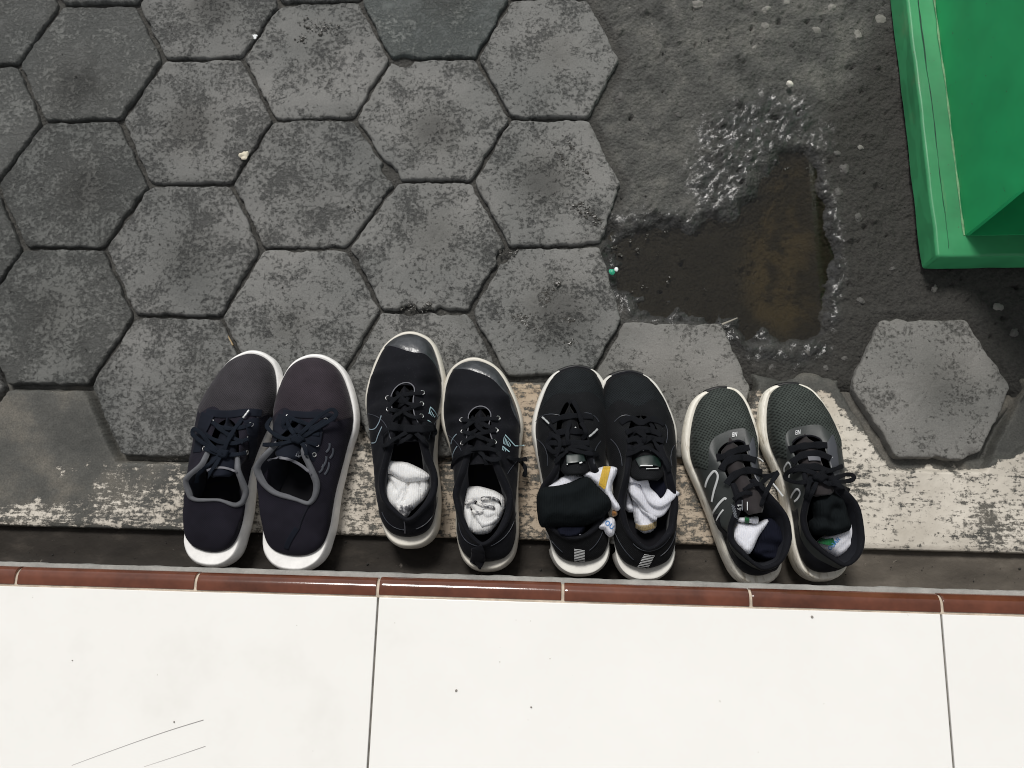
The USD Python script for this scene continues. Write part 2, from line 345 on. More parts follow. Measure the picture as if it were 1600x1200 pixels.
M['tile'] = usdkit.material(stage, L('white_glazed_tile'), {
    'g': ('geometry', {}), 'n': ('noise_texture', {'scale': 3.0, 'detail': 7.0, 'roughness': 0.65}), 's': ('noise_texture', {'scale': 130.0, 'detail': 2.0}),
    'r': ('rgb_ramp', {'ramp': [(0.3, (0.70, 0.685, 0.645)), (0.45, (0.765, 0.752, 0.715)), (0.7, (0.80, 0.788, 0.755))]}),
    'sr': ('rgb_ramp', {'ramp': [(0.76, (1, 1, 1)), (0.80, (0.72, 0.70, 0.66))]}),
    'mx': ('mix', {'mix_type': 'multiply', 'fac': 1.0}),
    'b': ('bump', {'strength': 0.05, 'distance': 0.001}),
    'p': ('principled_bsdf', {'roughness': 0.22, 'specular_ior_level': 0.4})},
    [('g.position', 'n.vector'), ('n.fac', 'r.fac'), ('g.position', 's.vector'), ('s.fac', 'sr.fac'), ('r.color', 'mx.color1'), ('sr.color', 'mx.color2'), ('mx.color', 'p.base_color'), ('n.fac', 'b.height'), ('b.normal', 'p.normal')], surface='p.BSDF')
M['brown_tile'] = plain('brown_glazed_tile', (0.100, 0.032, 0.017), 0.12, var=0.4, vscale=22.0, bump=0.08, bscale=40, specular_ior_level=0.4, coat_weight=0.25, coat_roughness=0.05)
M['brown_body'] = plain('fired_clay', (0.30, 0.115, 0.06), 0.8)
M['grout'] = plain('cream_grout', (0.50, 0.42, 0.33), 0.8, bump=0.4, var=0.35, vscale=60)
M['mortar_lip'] = plain('grey_mortar', (0.30, 0.295, 0.275), 0.8, bump=0.5, var=0.3, vscale=30)
M['dark_grout'] = plain('dark_grout', (0.14, 0.13, 0.115), 0.8, var=0.3)
M['scratch'] = plain('pencil_grey', (0.24, 0.23, 0.22), 0.6)
M['crumb'] = plain('dirt_crumb', (0.22, 0.20, 0.18), 0.9)
M['riser'] = plain('riser_concrete', (0.10, 0.09, 0.08), 0.8, bump=0.5, var=0.3)
M['stone'] = plain('embedded_stone', (0.17, 0.163, 0.147), 0.8, bump=0.6, bscale=160, var=0.35, vscale=70, dist=0.003)
M['stone_dark'] = plain('embedded_dark_stone', (0.065, 0.062, 0.057), 0.7, bump=0.6, bscale=160, var=0.35, vscale=70, dist=0.003)
M['pebble'] = plain('pale_pebble', (0.60, 0.57, 0.50), 0.6, var=0.15)
M['chip'] = plain('cream_chip', (0.58, 0.53, 0.42), 0.8, var=0.2, vscale=100)
M['scrap'] = plain('green_scrap', (0.02, 0.30, 0.17), 0.35)
M['scrap_white'] = plain('white_scrap', (0.7, 0.72, 0.72), 0.35)
M['leaf'] = plain('dry_leaf', (0.30, 0.22, 0.12), 0.7, var=0.3, vscale=120)
M['twig'] = plain('grey_twig', (0.26, 0.24, 0.20), 0.7)
M['wetcrumb'] = plain('wet_crumb', (0.045, 0.042, 0.036), 0.15, bump=0.5, bscale=500)

def bin_mat(name, col, var):
    c = np.array(col)
    return usdkit.material(stage, L(name), {
        'g': ('geometry', {}), 'n': ('noise_texture', {'scale': 7.0, 'detail': 6.0, 'roughness': 0.6}),
        'm': ('mapping', {'scale': (60.0, 6.0, 6.0)}), 'sc': ('noise_texture', {'scale': 1.0, 'detail': 7.0, 'roughness': 0.7}),
        'sp': ('noise_texture', {'scale': 210.0, 'detail': 3.0}),
        'r': ('rgb_ramp', {'ramp': [(0.3, tuple(c * (1 - var))), (0.7, tuple(c * (1 + var)))]}),
        'sr': ('rgb_ramp', {'ramp': [(0.62, (0, 0, 0)), (0.78, (0.55, 0.55, 0.55))]}),
        'mx': ('mix', {'color2': (0.20, 0.22, 0.12)}),
        'dr': ('rgb_ramp', {'ramp': [(0.70, (0, 0, 0)), (0.76, (0.7, 0.7, 0.7))]}),
        'md': ('mix', {'color2': (0.06, 0.075, 0.05)}),
        'b': ('bump', {'strength': 0.12, 'distance': 0.002}),
        'p': ('principled_bsdf', {'roughness': 0.38, 'specular_ior_level': 0.4})},
        [('g.position', 'n.vector'), ('n.fac', 'r.fac'), ('g.position', 'm.vector'), ('m.vector', 'sc.vector'), ('sc.fac', 'sr.fac'), ('sr.color', 'mx.fac'), ('r.color', 'mx.color1'),
         ('g.position', 'sp.vector'), ('sp.fac', 'dr.fac'), ('dr.color', 'md.fac'), ('mx.color', 'md.color1'), ('md.color', 'p.base_color'), ('n.fac', 'b.height'), ('b.normal', 'p.normal')], surface='p.BSDF')
M['bin_crack'] = plain('dark_crack', (0.012, 0.05, 0.03), 0.8)
M['bin'] = bin_mat('green_paint', (0.016, 0.31, 0.105), 0.18)
M['bin_edge'] = bin_mat('worn_green_paint', (0.035, 0.24, 0.095), 0.28)
M['bin_scuff'] = plain('scuffed_cream_edge', (0.13, 0.26, 0.13), 0.7, var=0.4, vscale=90)
M['water'] = usdkit.material(stage, L('puddle_water'), {
    'g': ('geometry', {}), 'n': ('noise_texture', {'scale': 14.0, 'detail': 2.0}), 'b': ('bump', {'strength': 0.05, 'distance': 0.002}),
    'f': ('fresnel', {'IOR': 1.33}), 't': ('transparent_bsdf', {'color': (0.80, 0.76, 0.66)}), 's': ('glossy_bsdf', {'roughness': 0.02, 'color': (1, 1, 1)}), 'm': ('mix_closure', {})},
    [('g.position', 'n.vector'), ('n.fac', 'b.height'), ('b.normal', 's.normal'), ('f.fac', 'm.fac'), ('t.BSDF', 'm.closure1'), ('s.BSDF', 'm.closure2')], surface='m.closure')

# ---------------------------------------------------------------- the setting
S_HEX, PHI = 0.1155, -0.019976745753350622
HEX0 = np.array([-0.16853704, 0.53930354])
c_, s_ = math.cos(PHI), math.sin(PHI)
TURN = np.array([[c_, s_], [-s_, c_]])
def lattice(x, y): return TURN @ np.array([x, y]) + HEX0
# joint crossings measured in the photograph pull the regular lattice to the uneven real one
SEEN = [(95,7),(214,7),(255,93),(378,90),(437,5),(27,102),(68,190),(188,188),(427,187),(232,289),(362,288),(410,388),(37,388),(163,388),(610,92),(745,90),(553,185),(798,185),(920,185),(738,283),(793,387),(543,387),(941,383),(210,493),(345,495),(138,602),(8,602),(595,485),(733,487),(790,590),(973,500),(973,285),(620,283),(972,92),(1128,502),(1176,606),(925,590)]
SEEN = ats(SEEN, 0.0)[:, :2]
def corner(i, j, k):
    cx, cy = 1.5 * S_HEX * i, math.sqrt(3) * S_HEX * (j + (i % 2) / 2)
    p = lattice(cx + S_HEX * math.cos(k * math.pi / 3), cy + S_HEX * math.sin(k * math.pi / 3))
    d = np.linalg.norm(SEEN - p, axis=1); q = d.argmin()
    return SEEN[q] if d[q] < 0.022 else p

LOOK = {(0,0): 'paver_mid', (-2,1): 'paver_smooth', (-3,0): 'paver_smooth', (-3,1): 'paver_smooth', (-3,-1): 'paver_dark', (-3,2): 'paver_smooth', (-2,2): 'paver_smooth', (-2,0): 'paver_dark', (-2,-1): 'paver_dark', (-1,-2): 'paver_mid',
        (-1,-1): 'paver_mid', (-1,0): 'paver_mid', (-1,1): 'paver_mid', (0,1): 'paver_light', (1,0): 'paver_light', (1,1): 'paver_green', (1,-1): 'paver_light', (1,-2): 'paver_light',
        (2,0): 'paver_light', (2,1): 'paver_light', (2,-1): 'paver_light', (3,-2): 'paver_pale', (0,-1): 'paver_light'}
cells = {}
for i in range(-5, 4):
    for j in range(-3, 5):
        c = lattice(1.5 * S_HEX * i, math.sqrt(3) * S_HEX * (j + (i % 2) / 2))
        if c[1] < (0.205 if i % 2 else 0.3): continue
        if (i, j) == (-2, -2) or c[1] > 1.15: continue
        if i == 3 and (i, j) != (3, -2): continue
        if c[0] < -1.1: continue
        cells[(i, j)] = np.array([corner(i, j, k) for k in range(6)])
iso = ats([(1581, 606), (1509, 499), (1376, 499), (1329, 601), (1401, 714), (1528, 718)], 0.0)[:, :2]
cells['lone'] = iso
def hex_sd(P):
    "Signed distance to the nearest paver outline, negative inside."
    best = np.full(len(P), 9.0)
    for poly in cells.values():
        near = np.linalg.norm(P - poly.mean(0), axis=1) < 0.26
        if not near.any(): continue
        q = P[near]; d = np.full(len(q), -9.0)
        for k in range(6):
            a, b = poly[k], poly[(k + 1) % 6]; n = np.array([b[1] - a[1], a[0] - b[0]]); n /= np.linalg.norm(n)
            if n @ (poly.mean(0) - a) > 0: n = -n
            d = np.maximum(d, (q - a) @ n)
        best[near] = np.minimum(best[near], d)
    return best

pavement = Thing('pavement', kind='structure')
CHIPS = [(628, 105, 0.021), (603, 268, 0.016), (615, 275, 0.012), (560, 398, 0.010), (790, 398, 0.014), (640, 480, 0.012), (690, 483, 0.010), (1520, 712, 0.012), (205, 655, 0.010), (160, 440, 0.008)]
CHIPS = [(at(x, y, 0.0)[:2], r) for x, y, r in CHIPS]
def build_paver(key, poly):
    rng = np.random.default_rng(abs(hash(str(key).replace('lone', '7'))) % 1000 if False else sum(ord(ch) * (n + 3) for n, ch in enumerate(str(key))))
    c = poly.mean(0); gap = 0.0029 if key != 'lone' else 0.0
    inner = Polygon(poly).buffer(-gap - 0.007, join_style='mitre').buffer(0.007, quad_segs=3)
    ring = np.array(inner.exterior.coords)[:-1]
    ln = LineString(np.vstack([ring, ring[:1]])); K = 150
    edge = np.array([ln.interpolate(t, normalized=True).coords[0] for t in np.arange(K) / K])
    out = (edge - c) / np.linalg.norm(edge - c, axis=1, keepdims=True)
    seed = int(rng.integers(1, 900)); tilt = rng.normal(0, 0.006, 2); z0 = rng.normal(0.0, 0.0007)
    def wob(p, amp, sc): return (fbm(np.c_[p * sc, np.full(len(p), seed)], 3) - 0.5)[:, None] * amp
    edge = edge + out * wob(edge, 0.0065, 55) + out * wob(edge, 0.003, 190)
    for (cp, r) in CHIPS:
        d = np.linalg.norm(edge - cp, axis=1); edge = edge - out * (np.maximum(0, 1 - d / r)[:, None] ** 0.6) * r * 0.55
    rows = []
    prof = [(0.0, -0.035), (0.0, -0.006), (0.0003, -0.0026), (0.0012, -0.0009), (0.0032, -0.0002)]
    for ins, z in prof:
        rows.append(np.c_[edge - out * ins, np.full(K, z)])
    e2 = edge - out * 0.0045
    for s in (0.95, 0.88, 0.8, 0.7, 0.6, 0.5, 0.4, 0.3, 0.2, 0.1, 0.02):
        rows.append(np.c_[c + (e2 - c) * s, np.zeros(K)])
    P = np.array(rows)
    for r in range(2, len(rows)):
        q = P[r]; w = min(1.0, (r - 1) / 4)
        h = (fbm(np.c_[q[:, :2] * 30, np.full(K, seed)], 4) - 0.5) * 0.004 + (fbm(np.c_[q[:, :2] * 130, np.full(K, seed + 5)], 3) - 0.5) * 0.0016
        q[:, 2] += w * h + (q[:, :2] - c) @ tilt + z0
        for (cp, rr) in CHIPS:
            q[:, 2] -= 0.006 * np.maximum(0, 1 - np.linalg.norm(q[:, :2] - cp, axis=1) / rr) ** 1.2
    v, f = grid(P.transpose(1, 0, 2), closed=True)
    n = P.shape[0]; last = np.arange(K) * n + n - 1
    v = np.vstack([v, np.r_[c, v[last, 2].mean()]])
    f = np.vstack([f, np.stack([last, np.roll(last, -1), np.full(K, len(v) - 1)], 1)])
    look = 'paver_pale' if key == 'lone' else LOOK.get(key, ['paver_light', 'paver_mid', 'paver_smooth'][int(rng.integers(0, 3))])
    if abs(trimesh.Trimesh(v, f, process=False).face_normals[-K:, 2].mean() + 1) < 0.2: f = f[:, ::-1]
    d = np.linalg.norm((v[:, :2] - c) - rng.normal(0, .012, 2), axis=1) / rng.uniform(.030, .048)
    core = np.exp(-d ** 2) * rng.choice([0.15, 0.5, 0.9, 1.0]) + 0.35 * sstep(.085, .108, np.linalg.norm(v[:, :2] - c, axis=1)) * (fbm(np.c_[v[:, :2] * 40, np.full(len(v), seed)], 3) > .5)
    return v, f, look, core
for key, poly in cells.items():
    v, f, look, core = build_paver(key, poly)
    pavement.part('paver', (v, f), M[look], smooth=True, attrs={'core': core}, label='lone hexagonal paver set in dark mortar, pale grey' if key == 'lone' else None)

# ground: one sheet, fine where the photograph looks, coarse to the horizon
PIT = Polygon(ats([(940,392),(958,362),(1010,346),(1080,348),(1140,330),(1178,292),(1198,256),(1228,226),(1262,228),(1284,275),(1300,340),(1308,400),(1300,460),(1292,510),(1262,545),(1170,532),(1128,502),(1080,496),(1005,492),(962,455)], -0.01)[:, :2])
DEEP = Polygon(ats([(1165,505),(1150,440),(1150,370),(1190,300),(1228,245),(1262,245),(1285,330),(1295,430),(1280,510),(1230,530)], -0.02)[:, :2])
GLOSS = Polygon(ats([(1085,330),(1075,260),(1100,210),(1140,165),(1200,145),(1265,160),(1290,220),(1250,215),(1215,235),(1190,270),(1160,320),(1120,345)], 0)[:, :2])
RIM = [LineString(ats(p, 0)[:, :2]) for p in ([(1268,225),(1290,290),(1305,350),(1312,420),(1302,500)], [(1140,520),(1180,548),(1240,560),(1290,540)], [(945,395),(958,440),(990,488),(1060,492),(1125,500)], [(945,345),(1010,338),(1080,338),(1140,318)])]
DAMP = Polygon(ats([(1330,140),(1400,60),(1500,300),(1700,400),(1700,640),(1580,600),(1520,500),(1380,495),(1330,600),(1350,700),(1200,640),(1130,600),(1100,540),(1250,560),(1310,480),(1310,360),(1290,250)], 0)[:, :2])
def smooth_axis(lo, hi, step, far):
    a = np.arange(lo, hi, step); e = []; d = step
    while not e or e[-1] < far: d *= 1.5; e.append((e[-1] if e else 0) + d)
    e = np.array(e); return np.r_[lo - e[::-1], a, a[-1] + e]
gx = smooth_axis(-0.78, 0.98, 0.003, 45); gy = smooth_axis(0.02, 1.0, 0.003, 45)
gy = gy[gy > -0.6]
GX, GY = np.meshgrid(gx, gy, indexing='ij'); GP = np.stack([GX.ravel(), GY.ravel()], 1)
sd_ = hex_sd(GP)
n3 = lambda s, o=4, k=0: fbm(np.c_[GP * s, np.full(len(GP), 3.3 + k)], o)
pts = shapely.points(GP)
fine = (np.abs(GP[:, 0] - 0.1) < 1.0) & (np.abs(GP[:, 1] - 0.5) < 0.6)
def inside_dist(poly):
    d = np.full(len(GP), -9.0); d[fine] = np.where(shapely.contains(poly, pts[fine]), 1, -1) * shapely.distance(poly.exterior, pts[fine]); return d
d_pit, d_deep, d_gloss, d_damp = map(inside_dist, (PIT, DEEP, GLOSS, DAMP))
d_rim = np.full(len(GP), 9.0)
for r in RIM: d_rim[fine] = np.minimum(d_rim[fine], shapely.distance(r, pts[fine]))
patch = sstep(0.004, 0.016, sd_)
gz = -0.0085 + (n3(60) - 0.5) * 0.007
pock = n3(95, 3, 21); rough = (n3(9, 5) - 0.5) * 0.014 + (n3(48, 5, 1) - 0.5) * 0.010 + (n3(170, 3, 2) - 0.5) * 0.006 - 0.010 * sstep(0.30, 0.18, pock) + 0.006 * sstep(0.70, 0.80, n3(75, 3, 23))
gz = gz * (1 - patch) + patch * (-0.005 + rough)
sag = sstep(-0.010, 0.022, d_pit + (n3(42, 4, 4) - 0.5) * 0.05)
gz -= sag * 0.017 + sstep(0.0, 0.04, d_deep) * 0.010
gz -= np.exp(-(d_rim / 0.010) ** 2) * (n3(130, 3, 6) - 0.62) * 0.009 * patch
gz += sstep(-0.02, 0.02, d_gloss) * ((n3(150, 3, 31) - 0.5) * 0.0022 + (n3(300, 2, 32) - 0.5) * 0.0026)
gz -= 0.018 * sstep(0.258, 0.235, GP[:, 1])
wet = np.clip(np.maximum.reduce([sstep(-0.012, 0.006, d_pit), sstep(-0.02, 0.02, d_gloss + (n3(50, 3, 8) - 0.5) * 0.05), np.exp(-((d_rim + (n3(60, 3, 43) - .5) * .012) / 0.010) ** 2)]), 0, 1) * sstep(0.25, 0.6, n3(40, 3, 9) + 0.2 + 0.3 * sag)
damp = np.clip(sstep(-0.04, 0.03, d_damp + 0.012 + (n3(30, 4, 11) - 0.5) * 0.08) + (1 - patch) * 0.55 + sag * 0.8, 0, 1)
brown = np.clip(sstep(-0.01, 0.035, d_deep + (n3(30, 3, 12) - 0.5) * 0.03) * sag, 0, 1)
V, F = grid(np.c_[GP, gz].reshape(len(gx), len(gy), 3))
ground = Thing('ground', kind='structure')
ground.part('mortar_bed', (V, F), M['ground'], smooth=True, attrs={'wet': wet, 'film': np.clip(wet * sstep(-0.0168, -0.0150, gz) * sstep(.42, .60, n3(190, 3, 41)) * 0.65, 0, 1), 'damp': damp, 'brown': brown}, kind='structure')
# stones that stand out of the mortar
rng = np.random.default_rng(5)
def stone_mesh(c, r, seed, flat=0.55, sub=2):
    s = trimesh.creation.icosphere(subdivisions=sub); v = s.vertices
    d = 0.55 + 0.95 * fbm(v * 1.9 + seed * 7.1, 3); v = v * d[:, None]
    a = np.random.default_rng(seed).uniform(0, 6.28); st = np.random.default_rng(seed).uniform(0.65, 1.0)
    v = v * [1, st, flat]; ca, sa = math.cos(a), math.sin(a)
    v = v @ np.array([[ca, sa, 0], [-sa, ca, 0], [0, 0, 1]])
    return v * r + c, s.faces
spots = [(1275,48,13,1),(1340,55,13,1),(1198,15,9,1),(1230,4,9,1),(1195,42,9,1),(1090,8,9,1),(1130,25,7,1),(1060,20,7,1),(1375,30,8,1),(1300,12,9,1),(1245,80,6,0),(1290,90,7,0),(1110,60,6,0),(1020,40,7,1),(985,12,7,1),(1000,80,6,0),
         (970,152,9,0),(1308,240,8,0),(1345,230,5,1),(1320,265,9,0),(1310,300,8,0),(1060,180,6,0),(1020,200,6,0),(1150,110,5,1),(1180,75,6,1),(1330,120,6,0),(1240,190,5,0),
         (1340,340,7,0),(1395,420,6,0),(1460,450,6,1),(1560,480,6,1),(1585,520,9,0),(1345,470,6,0),(1232,565,5,0),(1262,552,6,0),(1205,575,6,0),(1290,575,6,0),(1320,560,5,0)]
for k, (x, y, r, lt) in enumerate(spots):
    p = at(x, y, -0.0065); rr = r * 0.00088 * (0.75 + 0.5 * ((k * 37) % 11) / 11)
    ground.part('stone', stone_mesh(p - [0, 0, rr * 0.15], rr, k + 1), M['stone' if lt else 'stone_dark'], smooth=24)
# the puddle
wp = np.array(PIT.buffer(0.02).exterior.coords)[:-1]
wv, wf = trimesh.creation.triangulate_polygon(PIT.buffer(0.05).simplify(0.002), engine='earcut')
wv = np.c_[wv, np.full(len(wv), -0.0165)]; wf = np.array(wf); up = np.cross(wv[wf[:, 1]] - wv[wf[:, 0]], wv[wf[:, 2]] - wv[wf[:, 0]])[:, 2] < 0; wf[up] = wf[up][:, ::-1]
single('puddle', (wv, wf), M['water'], 'shallow puddle of dirty brown water in the broken mortar between the pavers', 'puddle', smooth=False, kind='structure')
for k, (x, y, r) in enumerate([(1045,437,6),(1007,450,4),(988,456,3),(1103,452,3.5),(1000,392,5),(972,400,5),(1027,398,3),(985,378,4),(960,385,5),(1178,443,2.5),(1012,370,4),(1040,362,3),(1228,263,4),(1260,262,3)]):
    p = at(x, y, -0.0155)
    ground.part('stone', join([stone_mesh(p + np.r_[rng.normal(0, r * 0.0005, 2), 0], r * 0.00045 * rng.uniform(0.6, 1.2), 60 + k * 4 + q, 0.8, 1) for q in range(3)]), M['wetcrumb'], smooth=30)

# painted concrete strip in front of the step
sx = np.arange(-0.80, 1.02, 0.003); sy = np.r_[0.0402, 0.0404, np.arange(0.0425, 0.300, 0.003)]
SX, SY = np.meshgrid(sx, sy, indexing='ij'); GP = np.stack([SX.ravel(), SY.ravel()], 1)
pts = shapely.points(GP); fine = np.ones(len(GP), bool)
sd_ = hex_sd(GP)
z = 0.0005 + (n3(20) - 0.5) * 0.004 + (n3(120, 3, 1) - 0.5) * 0.002
gapw = np.where(GP[:, 0] > 0.5, 0.013, 0.004)
z -= 0.016 * sstep(0.0, -0.004, sd_ - gapw - 0.004 + (n3(60, 3, 3) - 0.5) * 0.006)
z -= 0.030 * sstep(0.262, 0.285, GP[:, 1] + (n3(30, 3, 4) - 0.5) * 0.03)
z[np.isclose(GP[:, 1], 0.0402)] -= 0.02
z -= 0.0015 * sstep(0.046, 0.0404, GP[:, 1]) * (1 + n3(80, 2, 5))
HOLLOW = Polygon(ats([(1535,718),(1560,660),(1600,615),(1700,560),(1700,700),(1600,700),(1585,716)], 0)[:, :2])
z -= 0.008 * sstep(0.0, 0.006, inside_dist(HOLLOW))
def cover(px): return inside_dist(Polygon(ats(px, 0)[:, :2]))
mask = np.full(len(GP), -9.0)
for px in ([(-300,800),(0,787),(60,783),(100,790),(140,775),(150,745),(165,722),(200,712),(300,708),(330,830),(-300,830)], [(285,700),(620,640),(1060,640),(1110,600),(1300,612),(1330,650),(1372,708),(1400,728),(1540,728),(1590,705),(1700,700),(1700,900),(285,840)],
           [(790,600),(850,595),(850,700),(790,700)], [(1560,690),(1580,650),(1605,632),(1660,620),(1660,700)]):
    mask = np.maximum(mask, cover(px))
for x, y, r in [(140,650,9),(150,675,7),(148,700,8),(158,690,6),(135,730,12),(120,735,8),(92,732,10),(98,745,7),(82,612,4),(60,786,8)]:
    mask = np.maximum(mask, r * 0.00085 - np.linalg.norm(GP - at(x, y, 0)[:2], axis=1))
paint = 0.30 + 0.235 * sstep(-0.006, 0.006, mask + (n3(70, 4, 7) - 0.5) * 0.03) + (n3(16, 4, 8) - 0.5) * 0.26 - 0.024
paint = np.where(mask < -0.02, 0.0, paint) + 0.032 * sstep(0.45, 0.7, GP[:, 0])
paint -= 0.02 * sstep(-0.05, -0.3, GP[:, 0]) + 0.5 * sstep(0.0, 0.004, inside_dist(HOLLOW))
brownp = np.clip(sstep(-0.12, 0.1, GP[:, 0]) * sstep(0.50, 0.40, GP[:, 0]) * 0.75 + sstep(0.2, 0.26, GP[:, 1]) * 0.4, 0, 1)
V, F = grid(np.c_[GP, z].reshape(len(sx), len(sy), 3))
cs = Thing('concrete_strip', kind='structure')
cs.part('concrete', (V, F), M['strip'], smooth=True, attrs={'paint': np.clip(paint, 0, 1), 'brown': brownp}, kind='structure')
# gutter between the strip and the step
ux = np.arange(-0.82, 1.03, 0.004); uy = np.linspace(-0.014, 0.0425, 15)
UX, UY = np.meshgrid(ux, uy, indexing='ij'); GP = np.stack([UX.ravel(), UY.ravel()], 1)
z = -0.0125 + (n3(25) - 0.5) * 0.003 + (n3(120, 3) - 0.5) * 0.0012 + 0.004 * sstep(0.002, -0.012, GP[:, 1])
V, F = grid(np.c_[GP, z].reshape(len(ux), len(uy), 3))
gutter = Thing('gutter', kind='structure')
gutter.part('concrete', (V, F), M['gutter'], smooth=True, kind='structure')

# the step: riser, mortar lip, brown nosing tiles; the white floor behind it
H = 0.16992
step = Thing('step', kind='structure')
step.part('riser', trimesh.creation.box(bounds=[[-1.3, -2.2, -0.1], [1.6, -0.0142, H - 0.022]]), M['riser'], smooth=False)
lipx = np.linspace(-1.3, 1.6, 500)
lp = np.array([[(x, y + (0.0008 * (fbm(np.array([[x * 60, 0.5, k]]), 3)[0] - 0.5) * 3 if 0 < k < 4 else 0), zz) for k, (y, zz) in enumerate([(-0.0135, H - 0.034), (-0.0065, H - 0.033), (-0.0055, H - 0.024), (-0.0062, H - 0.0195), (-0.0135, H - 0.0190)])] for x in lipx])
step.part('mortar_lip', grid(lp), M['mortar_lip'], smooth=40)
step.part('mortar_bed', trimesh.creation.box(bounds=[[-1.3, -2.2, H - 0.0215], [1.6, -0.016, H - 0.0085]]), M['dark_grout'], smooth=False)
gr = [(-0.0106 - 0.0115, H - 0.0012), (-0.0185, H - 0.0022), (-0.0150, H - 0.0050), (-0.0128, H - 0.0090), (-0.0123, H - 0.0185)]
step.part('grout', grid(np.array([[(x, y, zz) for y, zz in [(-0.0315, H - 0.0011)] + gr] for x in (-1.3, 1.6)])), M['grout'], smooth=30)
prof = [(-0.0130, H - 0.0190), (-0.0106, H - 0.0185)] + [(-0.0106 - 0.0115 * (1 - math.cos(a)), H + 0.0008 - 0.0115 + 0.0115 * math.sin(a)) for a in np.linspace(0, math.pi / 2, 9)] + [(-0.0268, H + 0.0006), (-0.0296, H + 0.0002), (-0.0300, H - 0.006)]
x = -0.4040 - 0.2015 * 4; k = 0
while x < 1.3:
    x0, x1 = x + 0.0016, x + 0.2015 - 0.0016
    xs = np.r_[x0, x0 + 0.0006, np.linspace(x0 + 0.004, x1 - 0.004, 12), x1 - 0.0006, x1]
    P = []
    for q, xv in enumerate(xs):
        ins = 0.0007 if q in (0, len(xs) - 1) else 0.0
        row = np.array([(xv, y, zz) for y, zz in prof]); cen = np.array([xv, -0.020, H - 0.008])
        row = row + (cen - row) / np.maximum(np.linalg.norm(cen - row, axis=1, keepdims=True), 1e-6) * ins
        row[:, 1] += 0.0004 * math.sin(k * 2.3); row[:, 2] += 0.0003 * math.sin(k * 1.7 + xv * 9)
        P.append(row)
    P = np.array(P); v, f = grid(P)
    n = len(prof)
    for e in (0, len(xs) - 1):
        v = np.vstack([v, P[e].mean(0)]); b = e * n; ii = np.arange(n)
        cap = np.stack([b + ii, b + np.roll(ii, -1), np.full(n, len(v) - 1)], 1); f = np.vstack([f, cap if e == 0 else cap[:, ::-1]])
    step.part('nosing_tile', (v, f), M['brown_tile'], smooth=40); x += 0.2015; k += 1
floor = Thing('floor', kind='structure')
for i in range(-2, 3):
    for j in range(3):
        x0, y1 = i * 0.602, -0.0320 - j * 0.602
        floor.part('tile', bevbox(x0 + 0.0011, x0 + 0.6009, y1 - 0.6000, y1, H - 0.008, H, 0.0009), M['tile'], smooth=40)
floor.part('grout', trimesh.creation.box(bounds=[[-1.3, -1.84, H - 0.0095], [1.6, -0.0317, H - 0.0028]]), M['dark_grout'], smooth=False)
eg = np.array([[(x, y, H - 0.0012 + 0.0003 * math.sin(x * 70)) for y in (-0.0322, -0.0296)] for x in np.linspace(-1.3, 1.6, 300)])
floor.part('edge_grout', grid(eg), M['grout'], smooth=True)
def scratch(px, w, name='scratch'):
    P = ats(densify(px, 24), H + 0.0001)
    floor.part(name, ribbon(P, w * np.linspace(1, 0.35, 24), 0.0003), M['scratch'], smooth=True)
scratch([(318, 1125), (245, 1148), (180, 1171), (112, 1196)], 0.0009); scratch([(321, 1166), (280, 1180), (225, 1198)], 0.0006)
for k, (x, y, r, lab) in enumerate([(713,1079,2.4,'largest dark speck near the middle of the white floor, right of the long tile joint'),(830,1105,1.6,'faint speck below and right of the largest speck on the white floor'),(1269,964,2.6,'dark speck close to the brown nosing below the rightmost shoe'),(272,1128,1.6,'dark dot just above the upper end of the long pencil scratch'),(113,1032,1.2,'leftmost faint dot on the white floor tiles')]):
    single('dirt_crumb', stone_mesh(at(x, y, H + 0.0006), r * 0.0006, 200 + k, 0.4, 1), M['crumb'], lab, 'crumb', smooth=30)


# green bin in the upper right corner
B0 = at(1440, 421, 0.0)[:2]; BD = at(1392, 0, 0.0)[:2] - B0; BA = math.atan2(-BD[0], BD[1])
gb = Thing('green_box', 'green painted metal box with a stepped base at the edge of the mortar', 'box', (B0[0], B0[1], 0.0), BA)
def bp(name, mesh, mat, smooth=40, **k): return gb.part(name, mesh, mat, smooth, isworld=False, **k)
SH = 0.046
def wavy(mesh, amp=0.0014, seed=3):
    v, f = vf(mesh); m = trimesh.Trimesh(v, f)
    m = m.subdivide_to_size(0.03); v = np.array(m.vertices)
    for k in range(3): v[:, k] += (fbm(v * 22 + seed + k * 11, 3) - 0.5) * amp * 2
    return v, np.array(m.faces)
base = bp('base', wavy(bevbox(0.0, 0.56, 0.0, 0.62, -0.002, SH, 0.004)), M['bin_edge'])
def frus(x0, x1, y0, y1, z0, z1, t):
    v = np.array([(x0, y0, z0), (x1, y0, z0), (x1, y1, z0), (x0, y1, z0), (x0 + t, y0 + t, z1), (x1 - t, y0 + t, z1), (x1 - t, y1 - t, z1), (x0 + t, y1 - t, z1)])
    return trimesh.Trimesh(v, trimesh.convex.convex_hull(v).faces if False else np.array([(0,3,2),(0,2,1),(4,5,6),(4,6,7),(0,1,5),(0,5,4),(1,2,6),(1,6,5),(2,3,7),(2,7,6),(3,0,4),(3,4,7)]))
import manifold3d as mf
def solid(m): return mf.Manifold(mf.Mesh(np.asarray(m.vertices, np.float32), np.asarray(m.faces, np.uint32)))
shell = solid(frus(0.040, 0.520, 0.030, 0.590, SH - 0.002, 0.50, 0.03)) - solid(frus(0.046, 0.514, -0.20, 0.300, SH + 0.001, 0.47, 0.028))
shv, shf = vf(shell); shm = trimesh.Trimesh(shv, shf).subdivide_to_size(0.04)
